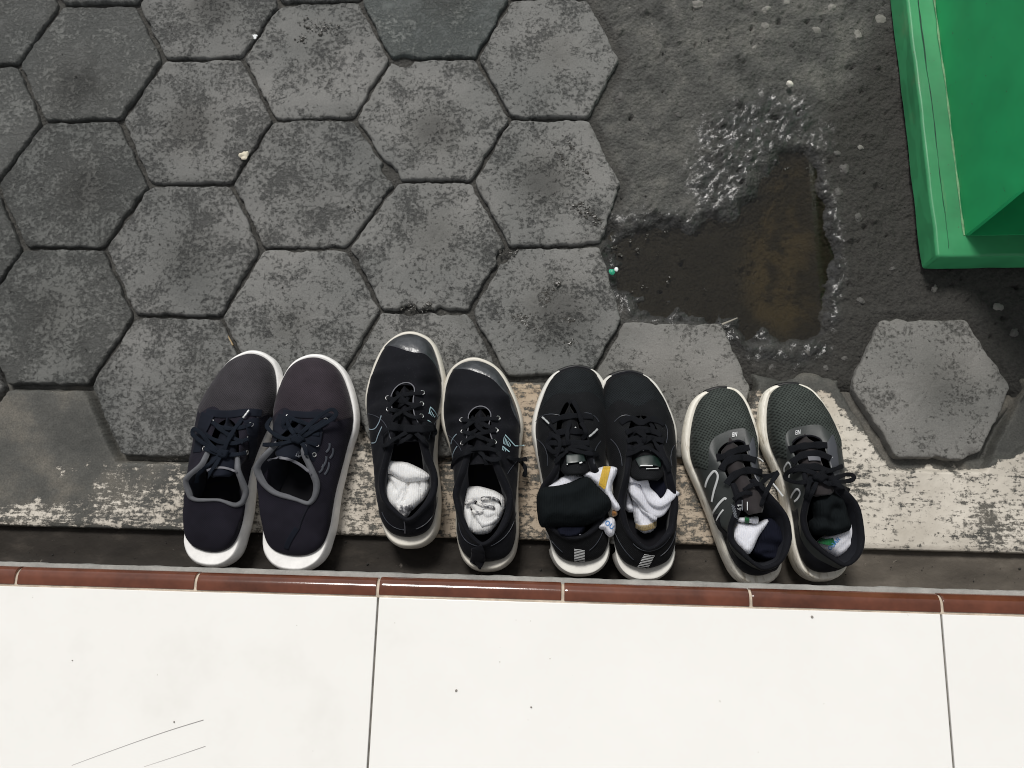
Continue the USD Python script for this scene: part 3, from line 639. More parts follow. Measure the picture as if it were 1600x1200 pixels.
body = bp('body', (np.array(shm.vertices) + (fbm(np.array(shm.vertices) * 20, 3) - .5)[:, None] * [0.0025, 0.0008, 0], np.array(shm.faces)), M['bin'], 20, label='green box wall with its front side open')
bp('top_rim', bevbox(0.055, 0.505, 0.045, 0.575, 0.494, 0.53, 0.006), M['bin'])
def wob1(t, s, k): return fbm(np.array([[t * s, k, 0.5]]), 3)[0] - .5
bp('seam', ribbon(np.array([(0.0165 + 0.0040 * wob1(t, 9, 1), t * 0.60 + 0.012, SH + 0.0006) for t in np.linspace(0, 1, 90)]), 0.0016 * np.clip(.2 + 2.2 * fbm(np.c_[np.linspace(0, 14, 90), np.zeros(90), np.zeros(90)], 3) - .55, .05, 1.3), 0.0010), M['bin_crack'], label='dark crack along the outer edge of the base')
bp('scuffed_edge', ribbon(np.array([(0.0385 + 0.003 * wob1(t, 14, 7), 0.03 + t * 0.55, SH + 0.0006) for t in np.linspace(0, 1, 60)]), 0.0022 + 0.0012 * np.sin(np.linspace(0, 60, 60)), 0.0012), M['bin_scuff'], label='scuffed cream line along the foot of the wall')
# ---------------------------------------------------------------- shoes
def oz(o, s, pts): return [(o[0] + x / s, o[1] + y / s) for x, y in pts]
Z1 = lambda *p: oz((260, 520), 1011 / 320, p)       # measured on enlargements of the photograph
Z2 = lambda *p: oz((560, 500), 3.0, p)
Z3 = lambda *p: oz((810, 560), 900 / 270, p)
Z4 = lambda *p: oz((1050, 580), 1097 / 320, p)
ZS4 = lambda *p: oz((1120, 760), 1600 / 240, p)
KN = np.array([0, .1, .2, .3, .45, .6, .75, .85, .93, 1.0])
LOOP = np.r_[KN, (2 - KN[1:-1])[::-1]]
LAT = [(0, 1.0), (.068, .978), (.126, .908), (.174, .75), (.170, .58), (.138, .40), (.124, .25), (.113, .12), (.072, .028), (0, 0)]
MED = [(0, 1.0), (.074, .980), (.130, .908), (.166, .75), (.142, .58), (.112, .40), (.114, .25), (.108, .12), (.070, .028), (0, 0)]

def loop_interp(vals):
    u = np.r_[LOOP - 2, LOOP, LOOP + 2]; v = np.vstack([vals] * 3)
    f = Akima1DInterpolator(u, v)
    return lambda x: f(np.mod(x, 2.0))

def loop_cubic(vals):
    f = CubicSpline(np.r_[LOOP, 2.0], np.vstack([vals, vals[:1]]), bc_type='periodic')
    return lambda x: f(np.mod(x, 2.0))

class Shoe(Thing):
    def __init__(self, label, toe, heel, O, oz_=None, foot='L', width=1.0, bend=0.0, heel_out=0.016, side_out=0.0055, toe_out=0.007, fore=0.024, back=0.036, crease=(), group=None, toe_h=0.0, tipx=0.0, collar_r=0.004, notch=False, mats=None, tongue_tip=0.10, tongue_drop=0.004, zbase=0.003, lean=0.0, rear=0.0):
        t, h = at(*toe, 0.012), at(*heel, 0.012)
        c = (t + h) / 2; d = (t - h)[:2]; Ln = np.linalg.norm(d)
        super().__init__('sneaker', label, 'sneaker', (c[0], c[1], zbase), math.atan2(-d[0], d[1]), group)
        self.L = Ln; self.mats = mats; self.crease = crease; self.kn = {}
        Li = Ln - heel_out - toe_out
        rt, lf = (MED, LAT) if foot == 'L' else (LAT, MED)
        sx = 1 if foot == 'L' else -1
        def pos(p, sg):
            x, y = p; x = x * (1 + rear * max(0, 1 - y / .6) ** .8); return (sg * x * width * Li + sx * (bend * Li * (math.sin(math.pi * y) * -1) + (0.024 + tipx) * Li * max(0, (y - 0.6) / 0.4) ** 1.5), y * Li - Ln / 2 + heel_out)
        S = [pos(p, 1) for p in rt] + [pos(p, -1) for p in lf[1:-1]][::-1]
        us = np.minimum(LOOP, 2 - LOOP)
        self.zs = lambda u: (lambda w: fore + (back - fore) * sstep(.35, .8, w) + 0.004 * np.exp(-(w / .1) ** 2))(np.minimum(np.mod(u, 2), 2 - np.mod(u, 2)))
        S = np.c_[np.array(S), self.zs(LOOP) - 0.0025]
        self.S = loop_cubic(S)
        zt = np.array(oz_ if oz_ is not None else [.060, .061, .063, .066, .074, .083, .070, .067, .070, .074]) 
        zO = np.r_[zt, zt[1:-1][::-1]] + lean * np.r_[0, np.ones(8), 0, -np.ones(8)]
        P = self.local(ats(O, zO + zbase)); self.O = loop_interp(P); self.OP = P
        self.ofs = lambda u: (lambda w: side_out + (toe_out - side_out) * np.exp(-(w / .12) ** 2) + (heel_out - side_out) * sstep(.86, .985, w) - 0.0025 * sstep(.25, .55, w) * sstep(.95, .80, w))(np.minimum(np.mod(u, 2), 2 - np.mod(u, 2)))
        self.toe_h = toe_h; self.notch = notch; self.collar_r = collar_r; self.tongue_tip = tongue_tip; self.tongue_drop = tongue_drop
        self.build()

    def surf0(self, u, t):
        S, O = self.S(u), self.O(u)
        w = np.minimum(np.mod(u, 2), 2 - np.mod(u, 2)); wv = 1 - sstep(.28, .62, w)
        dh = S - O; dh[..., 2] = 0; dist = np.linalg.norm(dh, axis=-1, keepdims=True); dh = dh / np.maximum(dist, 1e-6)
        Hh = (O - S)[..., 2:]; up = np.array([0, 0, 1.0]); wv = wv[..., None]
        tb = np.exp(-(w[..., None] / .3) ** 2) * self.toe_h
        P1 = S + up * (Hh * (.62 * wv + .5 * (1 - wv)) + tb) + dh * (0.011 * (1 - wv) * (1 - .85 * np.exp(-((1 - w[..., None]) / .09) ** 2)) + 0.003)
        P2 = O + dh * dist * (.50 * wv + .16 * (1 - wv)) - up * Hh * (.02 * wv + .30 * (1 - wv)) + up * tb * 0.5
        t = t[..., None]
        return (1 - t) ** 3 * S + 3 * (1 - t) ** 2 * t * P1 + 3 * (1 - t) * t * t * P2 + t ** 3 * O

    def surf(self, u, t, lift=0.0):
        u = np.asarray(u, float); t = np.asarray(t, float)
        P = self.surf0(u, t); e = 1e-3
        du = self.surf0(u + e, t) - self.surf0(u - e, t); dt = self.surf0(u, np.minimum(t + e, 1)) - self.surf0(u, np.maximum(t - e, 0))
        N = np.cross(du, dt); N /= np.maximum(np.linalg.norm(N, axis=-1, keepdims=True), 1e-12)
        N = np.where((N[..., 2:] < -0.2) & (t[..., None] > .5), -N, N)
        out = (P[..., :2] - np.array([0.0, 0.0])); flip = (N[..., :1] * out[..., :1] + N[..., 1:2] * out[..., 1:] + N[..., 2:] * 0.03) < 0
        N = np.where(flip, -N, N)
        seed = self.base[0] * 50
        env = (np.sin(np.pi * np.clip(t, 0, 1)) ** 0.7)
        dsp = env * ((fbm(P * 28 + seed, 3) - 0.5) * 0.0042 + (fbm(P * np.array([70, 120, 70]) + seed, 2) - 0.5) * 0.0013)
        w = np.minimum(np.mod(u, 2), 2 - np.mod(u, 2))
        for (yc, wd, dp, slope) in self.crease:      # flex folds across the vamp
            q = (P[..., 1] - yc * self.L - slope * P[..., 0]) / wd
            dsp = dsp - dp * np.exp(-q * q) * sstep(.15, .5, t) * env + dp * 0.5 * np.exp(-(q - 1.7) ** 2) * sstep(.15, .5, t) * env
        return P + N * (dsp + lift)[..., None], N

    def patch(self, name, u0, u1, t0, t1, mat, lift=0.0009, nu=60, nt=14, label=None, under=None):
        "An overlay on the upper; t0 and t1 may be functions of the place along it (0..1)."
        a = np.linspace(0, 1, nu); f0 = t0 if callable(t0) else (lambda x: np.full_like(x, t0)); f1 = t1 if callable(t1) else (lambda x: np.full_like(x, t1))
        T = f0(a)[:, None] + (f1(a) - f0(a))[:, None] * np.linspace(0, 1, nt)[None]
        U = np.broadcast_to((u0 + (u1 - u0) * a)[:, None], T.shape)
        edge = np.minimum(np.minimum(np.linspace(0, 1, nt), np.linspace(1, 0, nt))[None] * nt, np.minimum(a, 1 - a)[:, None] * nu)
        lf = np.where(edge < 0.5, -0.0003, lift)
        P, N = self.surf(U, T, lf)
        return self.part(name, grid(P), mat, 40, under=under, label=label, isworld=False)

    def sole_ring(self, u, grow=0.0):
        S = self.S(u); e = 1e-3; T = self.S(u + e) - self.S(u - e); T[:, 2] = 0; T /= np.linalg.norm(T, axis=1, keepdims=True)
        N = np.stack([-T[:, 1], T[:, 0], 0 * T[:, 0]], 1)
        N *= np.sign((N[:, :2] * (S[:, :2] - S[:, :2].mean(0) * 0)).sum(1) + 1e-9)[:, None]
        w = np.minimum(np.mod(u, 2), 2 - np.mod(u, 2))
        z = self.zs(u); o = self.ofs(u) + grow; rock = 0.010 * np.exp(-(w / .13) ** 2) + 0.004 * np.exp(-((1 - w) / .05) ** 2)
        if self.notch: nt = sum(np.exp(-((w - q) / .012) ** 4) for q in (.80, .865))
        else: nt = 0 * w
        rows = []
        for (k, f, cut) in [(-.010, 0.0, .3), (-.003, .02, 1), (-.0005, .12, 1), (.0008, .35, 1), (.0004, .62, 1), (-.0008, .86, .75), (-.0026, .985, 0), (-.0045, 1.0, 0)]:
            zz = rock * (1 - f) + z * f
            rows.append(np.c_[(S + N * (o + k - cut * nt * 0.013)[:, None])[:, :2], zz])
        rows.append(np.c_[(S - N * 0.005)[:, :2], z - 0.003])
        return np.array(rows)

    def build(self):
        m = self.mats; nu = 220
        u = np.arange(nu) / nu * 2
        R = self.sole_ring(u); v, f = grid(R.transpose(1, 0, 2), closed=True)
        nr = len(R); b0 = np.arange(nu) * nr; v = np.vstack([v, R[0].mean(0)]); f = np.vstack([f, np.stack([np.roll(b0, -1), b0, np.full(nu, len(v) - 1)], 1)])
        v[:, :2] += (fbm(v * 60, 2)[:, None] - .5) * 0.0008
        self.sole = self.part('sole', (v, f), m['sole'], 50, isworld=False)
        tg = np.linspace(0, 1, 30)
        U, T = np.meshgrid(u, tg, indexing='ij')
        P, N = self.surf(U, T); self.upv, self.upf = grid(P, closed=True)
        self.upper = self.part('upper', (self.upv, self.upf), m['upper'], True, isworld=False)
        # lining and insole
        us = np.linspace(.47, 1.53, 110); O = self.O(us); e = 1e-3; T = self.O(us + e) - self.O(us - e); T[:, 2] = 0; T /= np.maximum(np.linalg.norm(T, axis=1, keepdims=True), 1e-9)
        Ni = np.stack([-T[:, 1], T[:, 0], 0 * T[:, 0]], 1); cen = np.array([O[:, 0].mean(), O[:, 1].mean() , 0]); Ni *= np.sign(((cen - O) * Ni).sum(1))[:, None]
        S = self.S(us); zin = self.zs(us) - 0.004
        mid = (O + S) / 2; cin = np.array([0, 0.0, 0]); bot = np.c_[S[:, :2] + (cen[:2] - S[:, :2]) * np.minimum(.016 / np.linalg.norm(cen[:2] - S[:, :2], axis=1), .5)[:, None], zin]
        r = (self.collar_r * (0.75 + 0.5 * fbm(O * 40, 2)) * (1 - .45 * np.exp(-((us - 1) / .07) ** 2)))[:, None]; ez = np.array([0, 0, 1.0])
        k1 = O + Ni * r * 2.2 - ez * r * .6; k2 = (O + Ni * r * 2.2) * .55 + bot * .45; k2[:, 2] = O[:, 2] * .5 + bot[:, 2] * .5
        rows = [O + Ni * r * q[0] + ez * r * q[1] for q in ((-.15, -.5), (-.1, .25), (.35, .8), (1.0, .85), (1.6, .45), (2.1, -.3))]
        for s in np.linspace(0.12, 1, 12):
            rows.append((1 - s) ** 2 * k1 + 2 * s * (1 - s) * k2 + s * s * bot)
        Lg = np.array(rows).transpose(1, 0, 2); Lg = Lg + ((fbm(Lg * 45, 3) - .5) * 0.003)[..., None] * np.r_[np.zeros(5), np.ones(Lg.shape[1] - 5)][None, :, None]
        self.collar = self.part('collar', grid(Lg[:, :6]), m['collar'], True, isworld=False)
        self.lining = self.part('lining', grid(Lg[:, 5:]), m['lining'], True, isworld=False)
        uu = np.arange(120) / 120 * 2; S = self.S(uu); I = np.c_[S[:, :2] * .93, self.zs(uu) - 0.004]; cn = I.mean(0)
        v = np.vstack([I, I * .5 + cn * .5 + [0, 0, -.001], cn - [0, 0, .001]]); n = 120; i = np.arange(n); j = np.roll(i, -1)
        self.part('insole', (v, np.vstack([np.stack([i, j, n + j], 1), np.stack([i, n + j, n + i], 1), np.stack([n + i, n + j, np.full(n, 2 * n)], 1)])), m['insole'], True, isworld=False)
        # tongue: under the laces from the vamp to a free end above the instep
        OP = self.OP; front, rtop, ltop = OP[0], OP[5], OP[18 - 5]
        top = (rtop + ltop) / 2; ax = (top - front); ln = np.linalg.norm(ax[:2])
        q = np.linspace(-.12, 1 + self.tongue_tip / ln, 40); half0 = np.linalg.norm((rtop - ltop)[:2]) / 2
        side = np.array([ax[1], -ax[0], 0]) / ln; rows = []
        def edge(y, rt):
            pts_ = [OP[k] for k in ((1, 2, 3, 4, 5) if rt else (17, 16, 15, 14, 13))]
            s = np.array([(p - front)[:2] @ ax[:2] / ln ** 2 for p in pts_]); x = np.array([(p - front) @ side for p in pts_])
            o = np.argsort(s); return np.interp(y, s[o], x[o])
        for s in q:
            a, b = edge(np.clip(s, 0, 1), False) - 0.006, edge(np.clip(s, 0, 1), True) + 0.006
            if s > 1: kk = 1 - 0.45 * ((s - 1) / (q[-1] - 1)) ** 3; a, b = a * kk, b * kk
            zc = front[2] + ax[2] * s - self.tongue_drop if s < 1 else top[2] - self.tongue_drop + ax[2] * (s - 1) * 0.9
            g = np.linspace(0, 1, 17); xm = a + (b - a) * g
            row = front[None] + ax[None] * s + side[None] * xm[:, None]; row[:, 2] = zc + 0.009 * (1 - (2 * g - 1) ** 2) - 0.003 + min(0, s) * 0.02
            rows.append(row)
        Tg = np.array(rows); Tg[..., 2] += (fbm(Tg * 40 + 5, 3) - .5) * 0.003
        th = Tg.copy(); th[..., 2] -= 0.0045
        v1, f1 = grid(Tg); v2, f2 = grid(th); n, mm = Tg.shape[:2]
        per = np.r_[np.arange(mm), np.arange(1, n) * mm + mm - 1, (n - 1) * mm + np.arange(mm - 2, -1, -1), np.arange(n - 2, 0, -1) * mm]
        nx = np.roll(per, -1); rim = np.vstack([np.stack([per, nx, nx + n * mm], 1), np.stack([per, nx + n * mm, per + n * mm], 1)])
        self.tongue_v = v1; self.tongue = self.part('tongue', (np.vstack([v1, v2]), np.vstack([f1, f2[:, ::-1] + n * mm, rim])), m['tongue'], 50, isworld=False)
        self.tongue_end = Tg[-1]
        sv, sf = grid(R.transpose(1, 0, 2), closed=True)
        self.tris = np.vstack([self.world(self.upv)[self.upf], self.world(v1)[f1], self.world(sv)[sf], self.world(Lg.reshape(-1, 3))[grid(Lg)[1]]])
        self.nlace = 0

    def drape(self, px, n, lift, bridge=3, smooth=5):
        q = densify(px, n); P, N, ok = raycast(q, self.tris)
        z = np.where(ok, P[:, 2], np.nan)
        idx = np.arange(n)
        z = np.interp(idx, idx[ok], z[ok]) if ok.any() else np.full(n, .06)
        if bridge: z = np.array([z[max(0, i - bridge):i + bridge + 1].max() for i in idx])
        if smooth:
            k = np.ones(smooth) / smooth; z = np.convolve(np.pad(z, smooth // 2, mode='edge'), k, 'valid')
        return ats(q, z + np.broadcast_to(lift, (n,))), np.where(ok[:, None], N, [0, 0, 1.0])

    def lace(self, px, w=0.0052, lift=0.0016, arch=0.0, n=36, mat=None, name='lace', th=0.0011, bridge=3, under=None, label=None):
        a = np.linspace(0, 1, n); self.nlace += 1
        P, N = self.drape(px, n, lift + 0.00025 * (self.nlace % 6) + arch * np.sin(np.pi * a), bridge)
        up = N * 0.5 + [0, 0, 0.6]; up /= np.linalg.norm(up, axis=1, keepdims=True)
        ks = np.ones(7) / 7; up = np.stack([np.convolve(np.pad(up[:, k], 3, mode='edge'), ks, 'valid') for k in range(3)], 1)
        ww = w * (1 + 0.12 * np.sin(a * 17 + self.nlace)); 
        return self.part(name, ribbon(P, ww, th, up), mat or self.mats['lace'], True, under=under, label=label)

    def bars(self, *paths, **k):
        for p in paths: self.lace(p, **k)

    def stroke(self, px, w, mat, name='stripe', n=30, th=0.0007, lift=0.0008, label=None, bridge=0):
        P, N = self.drape(px, n, lift, bridge, 3)
        return self.part(name, ribbon(P, w, th, N), mat, True, label=label)

    def eyelets(self, pts, mat, R=0.0026, r=0.0007):
        P, N, ok = raycast(pts, self.tris)
        for p, n, o in zip(P, N, ok):
            if o:
                e = self.part('eyelet', torus(p + n * 0.0006, n, R, r), mat, True)
                d = np.arange(14) / 14 * 2 * np.pi; x = np.cross(n, [0.2, 1, .1]); x /= np.linalg.norm(x); y = np.cross(n, x)
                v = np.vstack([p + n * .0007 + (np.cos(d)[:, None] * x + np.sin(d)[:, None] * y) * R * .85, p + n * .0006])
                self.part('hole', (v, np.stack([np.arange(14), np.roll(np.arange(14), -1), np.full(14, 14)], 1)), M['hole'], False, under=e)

    def text(self, s, org, xv, yv, mat, name='lettering', bold=True, label=None, lift=0.0009):
        draw_text(self, s, org, xv, yv, mat, self.tris, name, bold, label, lift)

def draw_text(thing, s, org, xv, yv, mat, tris, name='lettering', bold=True, label=None, lift=0.0009):
    "Printed lettering laid on the surface; org, xv, yv: where it stands in the photograph, along and up per capital height."
    t = meshkit.text_mesh(s, 1.0, 0.05, bold); v = np.array(t.vertices)
    q = np.array(org) + v[:, :1] * np.array(xv) + v[:, 1:2] * np.array(yv)
    P, N, ok = raycast(q, tris)
    if not ok.any(): return
    P[~ok] = P[ok].mean(0); d = CAM - P; d /= np.linalg.norm(d, axis=1, keepdims=True)
    P = P + d * lift + d * (v[:, 2:] > 0.02) * 0.0003
    thing.part(name, (P, np.array(t.faces)), mat, False, label=label)

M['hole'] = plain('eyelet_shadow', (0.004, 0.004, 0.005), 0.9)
M['white_sole'] = plain('white_rubber', (0.77, 0.76, 0.74), 0.5, bump=0.15, bscale=120, var=0.14, vscale=45)
M['cream_sole'] = plain('yellowed_rubber', (0.62, 0.59, 0.52), 0.5, bump=0.15, bscale=120, var=0.10, vscale=35)
M['pale_sole'] = plain('pale_rubber', (0.68, 0.665, 0.62), 0.5, bump=0.15, bscale=120, var=0.08, vscale=35)
M['marble_sole'] = usdkit.material(stage, L('creased_foam'), {
    'g': ('texture_coordinate', {}), 'm': ('mapping', {'rotation': (0, 0.3, 0.25), 'scale': (150, 42, 190)}), 'n': ('noise_texture', {'scale': 1.0, 'detail': 3.0, 'roughness': 0.5, 'distortion': 1.2}),
    'r': ('rgb_ramp', {'ramp': [(0.28, (0.42, 0.38, 0.31)), (0.38, (0.66, 0.62, 0.53)), (0.48, (0.80, 0.765, 0.68))]}),
    'b': ('bump', {'strength': 0.5, 'distance': 0.0012}), 'p': ('principled_bsdf', {'roughness': 0.6})},
    [('g.object', 'm.vector'), ('m.vector', 'n.vector'), ('n.fac', 'r.fac'), ('r.color', 'p.base_color'), ('n.fac', 'b.height'), ('b.normal', 'p.normal')], surface='p.BSDF')
M['black_rubber'] = plain('black_rubber', (0.013, 0.013, 0.014), 0.45, bump=0.2)
M['navy_knit'] = knit('navy_knit', (0.0145, 0.013, 0.020), (0.006, 0.006, 0.0095), 620, sheen=0.03)
M['maroon_knit'] = knit('faded_maroon_knit', (0.033, 0.0255, 0.0315), (0.012, 0.010, 0.0130), 480)
M['brown_knit'] = knit('faded_black_knit', (0.038, 0.0345, 0.0385), (0.013, 0.012, 0.0145), 480)
M['navy_cloth'] = knit('navy_cloth', (0.0085, 0.0105, 0.017), (0.005, 0.0065, 0.011), 900, bump=0.25, sheen=0.02)
M['black_cloth'] = knit('black_cloth', (0.0068, 0.0072, 0.0096), (0.003, 0.0033, 0.005), 800, bump=0.3, sheen=0.05, dust=0.03)
M['black_knit'] = knit('black_knit', (0.0078, 0.0084, 0.0096), (0.003, 0.0033, 0.004), 560, bump=0.5, sheen=0.04, dust=0.03)
M['black_mesh'] = knit('black_mesh', (0.0125, 0.015, 0.0165), (0.0025, 0.003, 0.004), 400, bump=0.9, sheen=0.0)
M['grey_mesh'] = knit('grey_green_mesh', (0.045, 0.053, 0.048), (0.009, 0.0108, 0.0098), 310, bump=1.0, sheen=0.03)
M['grey_overlay'] = plain('grey_green_overlay', (0.028, 0.032, 0.031), 0.5, bump=0.2, bscale=700)
M['blue_overlay'] = plain('slate_overlay', (0.055, 0.058, 0.068), 0.45, bump=0.2, bscale=700)
M['lining'] = knit('dark_lining', (0.010, 0.011, 0.016), (0.006, 0.007, 0.010), 900, bump=0.2, sheen=0.05)
M['grey_lining'] = knit('grey_lining', (0.026, 0.027, 0.030), (0.016, 0.017, 0.02), 900, bump=0.2)
M['grey_collar'] = knit('grey_binding', (0.115, 0.118, 0.128), (0.085, 0.088, 0.095), 900, bump=0.2, sheen=0.1)
M['insole'] = plain('dark_insole', (0.008, 0.008, 0.010), 0.9, specular_ior_level=0.1)
M['lace_black'] = knit('black_lace', (0.0068, 0.0075, 0.0095), (0.003, 0.0035, 0.005), 700, bump=0.8, sheen=0.0)
M['lace_navy'] = knit('navy_lace', (0.0078, 0.011, 0.0175), (0.004, 0.006, 0.010), 700, bump=0.8, sheen=0.0)
M['gloss'] = plain('glossy_black_film', (0.024, 0.027, 0.031), 0.34, bump=0.5, bscale=60, dist=0.003, var=0.5, vscale=70, specular_ior_level=0.8)
M['metal'] = plain('worn_metal', (0.62, 0.61, 0.60), 0.3, metallic=1.0)
M['dark_metal'] = plain('dark_metal', (0.16, 0.17, 0.19), 0.3, metallic=1.0)
M['clear_tip'] = plain('lace_tip', (0.36, 0.37, 0.37), 0.25)
M['pale_blue'] = plain('pale_blue_print', (0.36, 0.52, 0.56), 0.4)
M['grey_blue'] = plain('grey_blue_print', (0.24, 0.30, 0.34), 0.4)
M['silver'] = plain('silver_print', (0.55, 0.56, 0.56), 0.35)
M['grey_print'] = plain('grey_print', (0.16, 0.17, 0.19), 0.5)
M['dim_print'] = plain('dim_print', (0.045, 0.05, 0.062), 0.3)
M['grey_trim'] = plain('grey_trim', (0.10, 0.10, 0.115), 0.6)
M['brown_tongue'] = knit('brown_grey_tongue', (0.032, 0.028, 0.029), (0.02, 0.018, 0.019), 900, bump=0.3)
M['tongue_label'] = plain('glossy_tongue_label', (0.006, 0.014, 0.012), 0.35)

P1 = dict(sole=M['white_sole'], upper=M['navy_knit'], collar=M['grey_collar'], lining=M['lining'], insole=M['insole'], tongue=M['navy_cloth'], lace=M['lace_navy'])
P2 = dict(sole=M['cream_sole'], upper=M['black_cloth'], collar=M['black_cloth'], lining=M['lining'], insole=M['insole'], tongue=M['black_cloth'], lace=M['lace_black'])
P3 = dict(sole=M['pale_sole'], upper=M['black_knit'], collar=M['black_cloth'], lining=M['lining'], insole=M['insole'], tongue=M['black_knit'], lace=M['lace_black'])
P4 = dict(sole=M['marble_sole'], upper=M['grey_overlay'], collar=M['black_cloth'], lining=M['lining'], insole=M['insole'], tongue=M['brown_tongue'], lace=M['lace_black'])

# pair 1: navy and faded knit, white soles, grey binding round the ankle
s1 = Shoe('left shoe of the navy low-top pair with faded grey toe and trodden-down heel', (397, 551), (334, 886),
    Z1((300,425),(335,445),(350,470),(358,500),(358,580),(362,660),(402,770),(393,825),(350,860),(255,832),(140,832),(100,795),(85,725),(170,635),(205,560),(228,500),(240,470),(262,445)),
    oz_=[.062,.063,.065,.068,.074,.080,.068,.062,.060,.060], foot='L', width=1.05, rear=.22, heel_out=0.019, back=0.034, mats=P1, collar_r=0.0032, tongue_tip=0.016)
def toe_skin(s, mat):
    return s.patch('toe_mesh', -.34, .34, lambda a: 0.0 * a + 0.015, lambda a: 0.50 + 0.44 * np.sin(np.pi * a) ** 0.8, mat, lift=0.0005, nu=100, nt=30)
toe_skin(s1, M['brown_knit'])
s1.stroke(Z1((196,392),(300,402),(400,392),(470,398)), 0.010, M['navy_cloth'], 'eyestay_band', th=0.0011)
for p in (((418,425),(430,520),(420,620)), ((205,400),(175,480),(150,590))): s1.stroke(Z1(*p), 0.020, M['navy_cloth'], 'eyestay', th=0.0011)
s1.eyelets(Z1((418,452),(405,522),(396,591),(222,437),(187,571)), M['metal'])
s1.bars(Z1((225,440),(290,470),(350,470),(416,453)), Z1((190,500),(300,545),(403,523)), Z1((187,571),(290,600),(394,592)), Z1((228,440),(300,500),(380,540)))
s1.lace(Z1((272,592),(225,560),(175,500),(135,475),(132,505),(175,540),(230,575),(272,592)), arch=0.006, n=60, bridge=6)
s1.lace(Z1((280,590),(300,540),(340,470),(378,420)), arch=0.004); s1.lace(Z1((378,420),(394,400),(408,381)), w=0.0024, th=0.0022, lift=0.0055, mat=M['clear_tip'], name='lace_tip')
s1.lace(Z1((278,592),(250,640),(215,690),(205,760)), arch=0.003); s1.lace(Z1((275,590),(220,640),(165,690),(150,740)), arch=0.003)
s1.lace(Z1((262,580),(282,600),(290,580)), w=0.010, th=0.007, lift=0.005, name='lace_knot', n=14)
s1.stroke(Z1((200,680),(270,665),(350,690)), 0.003, M['grey_trim'], 'tongue_trim', bridge=3)

s2 = Shoe('right shoe of the navy low-top pair with maroon toe and crushed heel', (508, 558), (461, 893),
    Z1((655,430),(685,445),(702,465),(708,495),(695,545),(690,580),(752,730),(748,800),(712,848),(640,832),(520,795),(447,720),(437,650),(500,575),(545,530),(585,490),(600,465),(622,445)),
    oz_=[.062,.063,.065,.068,.074,.080,.069,.063,.060,.060], foot='R', width=1.14, rear=.30, heel_out=0.020, side_out=0.006, back=0.034, mats=P1, collar_r=0.0036, tongue_tip=0.012)
toe_skin(s2, M['maroon_knit'])
for p in (((735,470),(720,550),(712,630)), ((590,410),(560,470),(530,520))): s2.stroke(Z1(*p), 0.021, M['navy_cloth'], 'eyestay', th=0.0011)
s2.stroke(Z1((575,395),(680,405),(760,405),(835,420)), 0.009, M['navy_cloth'], 'eyestay_band', th=0.0011)
s2.eyelets(Z1((787,432),(757,500),(742,552),(729,602),(601,414)), M['metal'])
s2.bars(Z1((601,416),(680,445),(757,470)), Z1((575,455),(660,490),(755,500)), Z1((560,520),(650,530),(742,553)))
s2.lace(Z1((640,520),(700,462),(760,408),(815,378),(835,388),(822,422),(750,468),(655,522)), arch=0.006, n=70, bridge=6)
s2.lace(Z1((645,520),(720,470),(790,430)), arch=0.004); s2.lace(Z1((640,525),(560,548),(475,552)), arch=0.004); s2.lace(Z1((640,520),(560,515),(500,470),(520,420)), arch=0.003)
s2.lace(Z1((600,480),(575,450),(585,420),(610,470),(640,515)), arch=0.005, n=40); s2.lace(Z1((650,530),(680,560),(690,605)), arch=0.002)
s2.lace(Z1((625,510),(648,528),(668,515)), w=0.011, th=0.007, lift=0.005, name='lace_knot', n=14)
s2.stroke(Z1((500,632),(560,617),(640,640),(715,700)), 0.0036, M['grey_trim'], 'tongue_trim', bridge=2)
s2.text('Ort', Z1((672,612))[0], np.array([-8.0, -4.5]) * .6, np.array([3.0, -7.5]) * -0.6, M['grey_print'])
s2.text('us', Z1((668,590))[0], np.array([-8.0, -1.5]) * .55, np.array([1.5, -7.5]) * -0.6, M['dim_print'])
for a, b in (((753, 690),(773, 650)), ((768, 665),(790, 610)), ((780, 700),(803, 640)), ((788, 590),(806, 545)), ((806, 620),(823, 570))): s2.stroke(Z1(a, ((a[0]+b[0])/2+6, (a[1]+b[1])/2+4), b), 0.0028, M['dim_print'], 'print', n=10)
s2.stroke(Z1((705,850),(670,920),(655,968)), 0.0016, M['lining'], 'fold_seam', n=20); s2.stroke(Z1((645,965),(610,1020),(590,1065)), 0.007, M['navy_cloth'], 'heel_strip', n=20)

# pair 2: black cloth with glossy toe, pale blue print
s3 = Shoe('left shoe of the black glossy-toed pair with pale blue print, set farthest up', (632, 523), (647, 857),
    Z2((215,305),(245,307),(258,322),(262,350),(262,425),(310,555),(362,700),(366,800),(310,890),(215,940),(135,875),(100,800),(100,720),(135,580),(160,430),(160,350),(167,325),(186,309)),
    oz_=[.060,.061,.063,.066,.074,.080,.070,.068,.069,.072], foot='L', width=1.05, rear=.15, heel_out=0.014, back=0.036, mats=P2, crease=((.205, .010, .008, 0.06), (.15, .007, .004, -.04), (.26, .006, .003, .1)), tongue_tip=0.0, tongue_drop=0.008)
s4 = Shoe('right shoe of the black pair with glossy toe cap, heel pull tab hanging out', (747, 562), (765, 893),
    Z2((570,415),(600,417),(613,432),(620,460),(625,570),(655,655),(718,800),(718,900),(668,1000),(565,1055),(498,985),(462,900),(445,800),(482,690),(515,570),(515,460),(523,434),(541,419)),
    oz_=[.060,.061,.063,.066,.074,.080,.070,.068,.069,.073], foot='R', width=1.06, rear=.18, heel_out=0.012, back=0.036, mats=P2, crease=((.205, .010, .008, -.06), (.15, .007, .004, .04), (.255, .006, .003, -.1)), tongue_tip=0.0, tongue_drop=0.008)
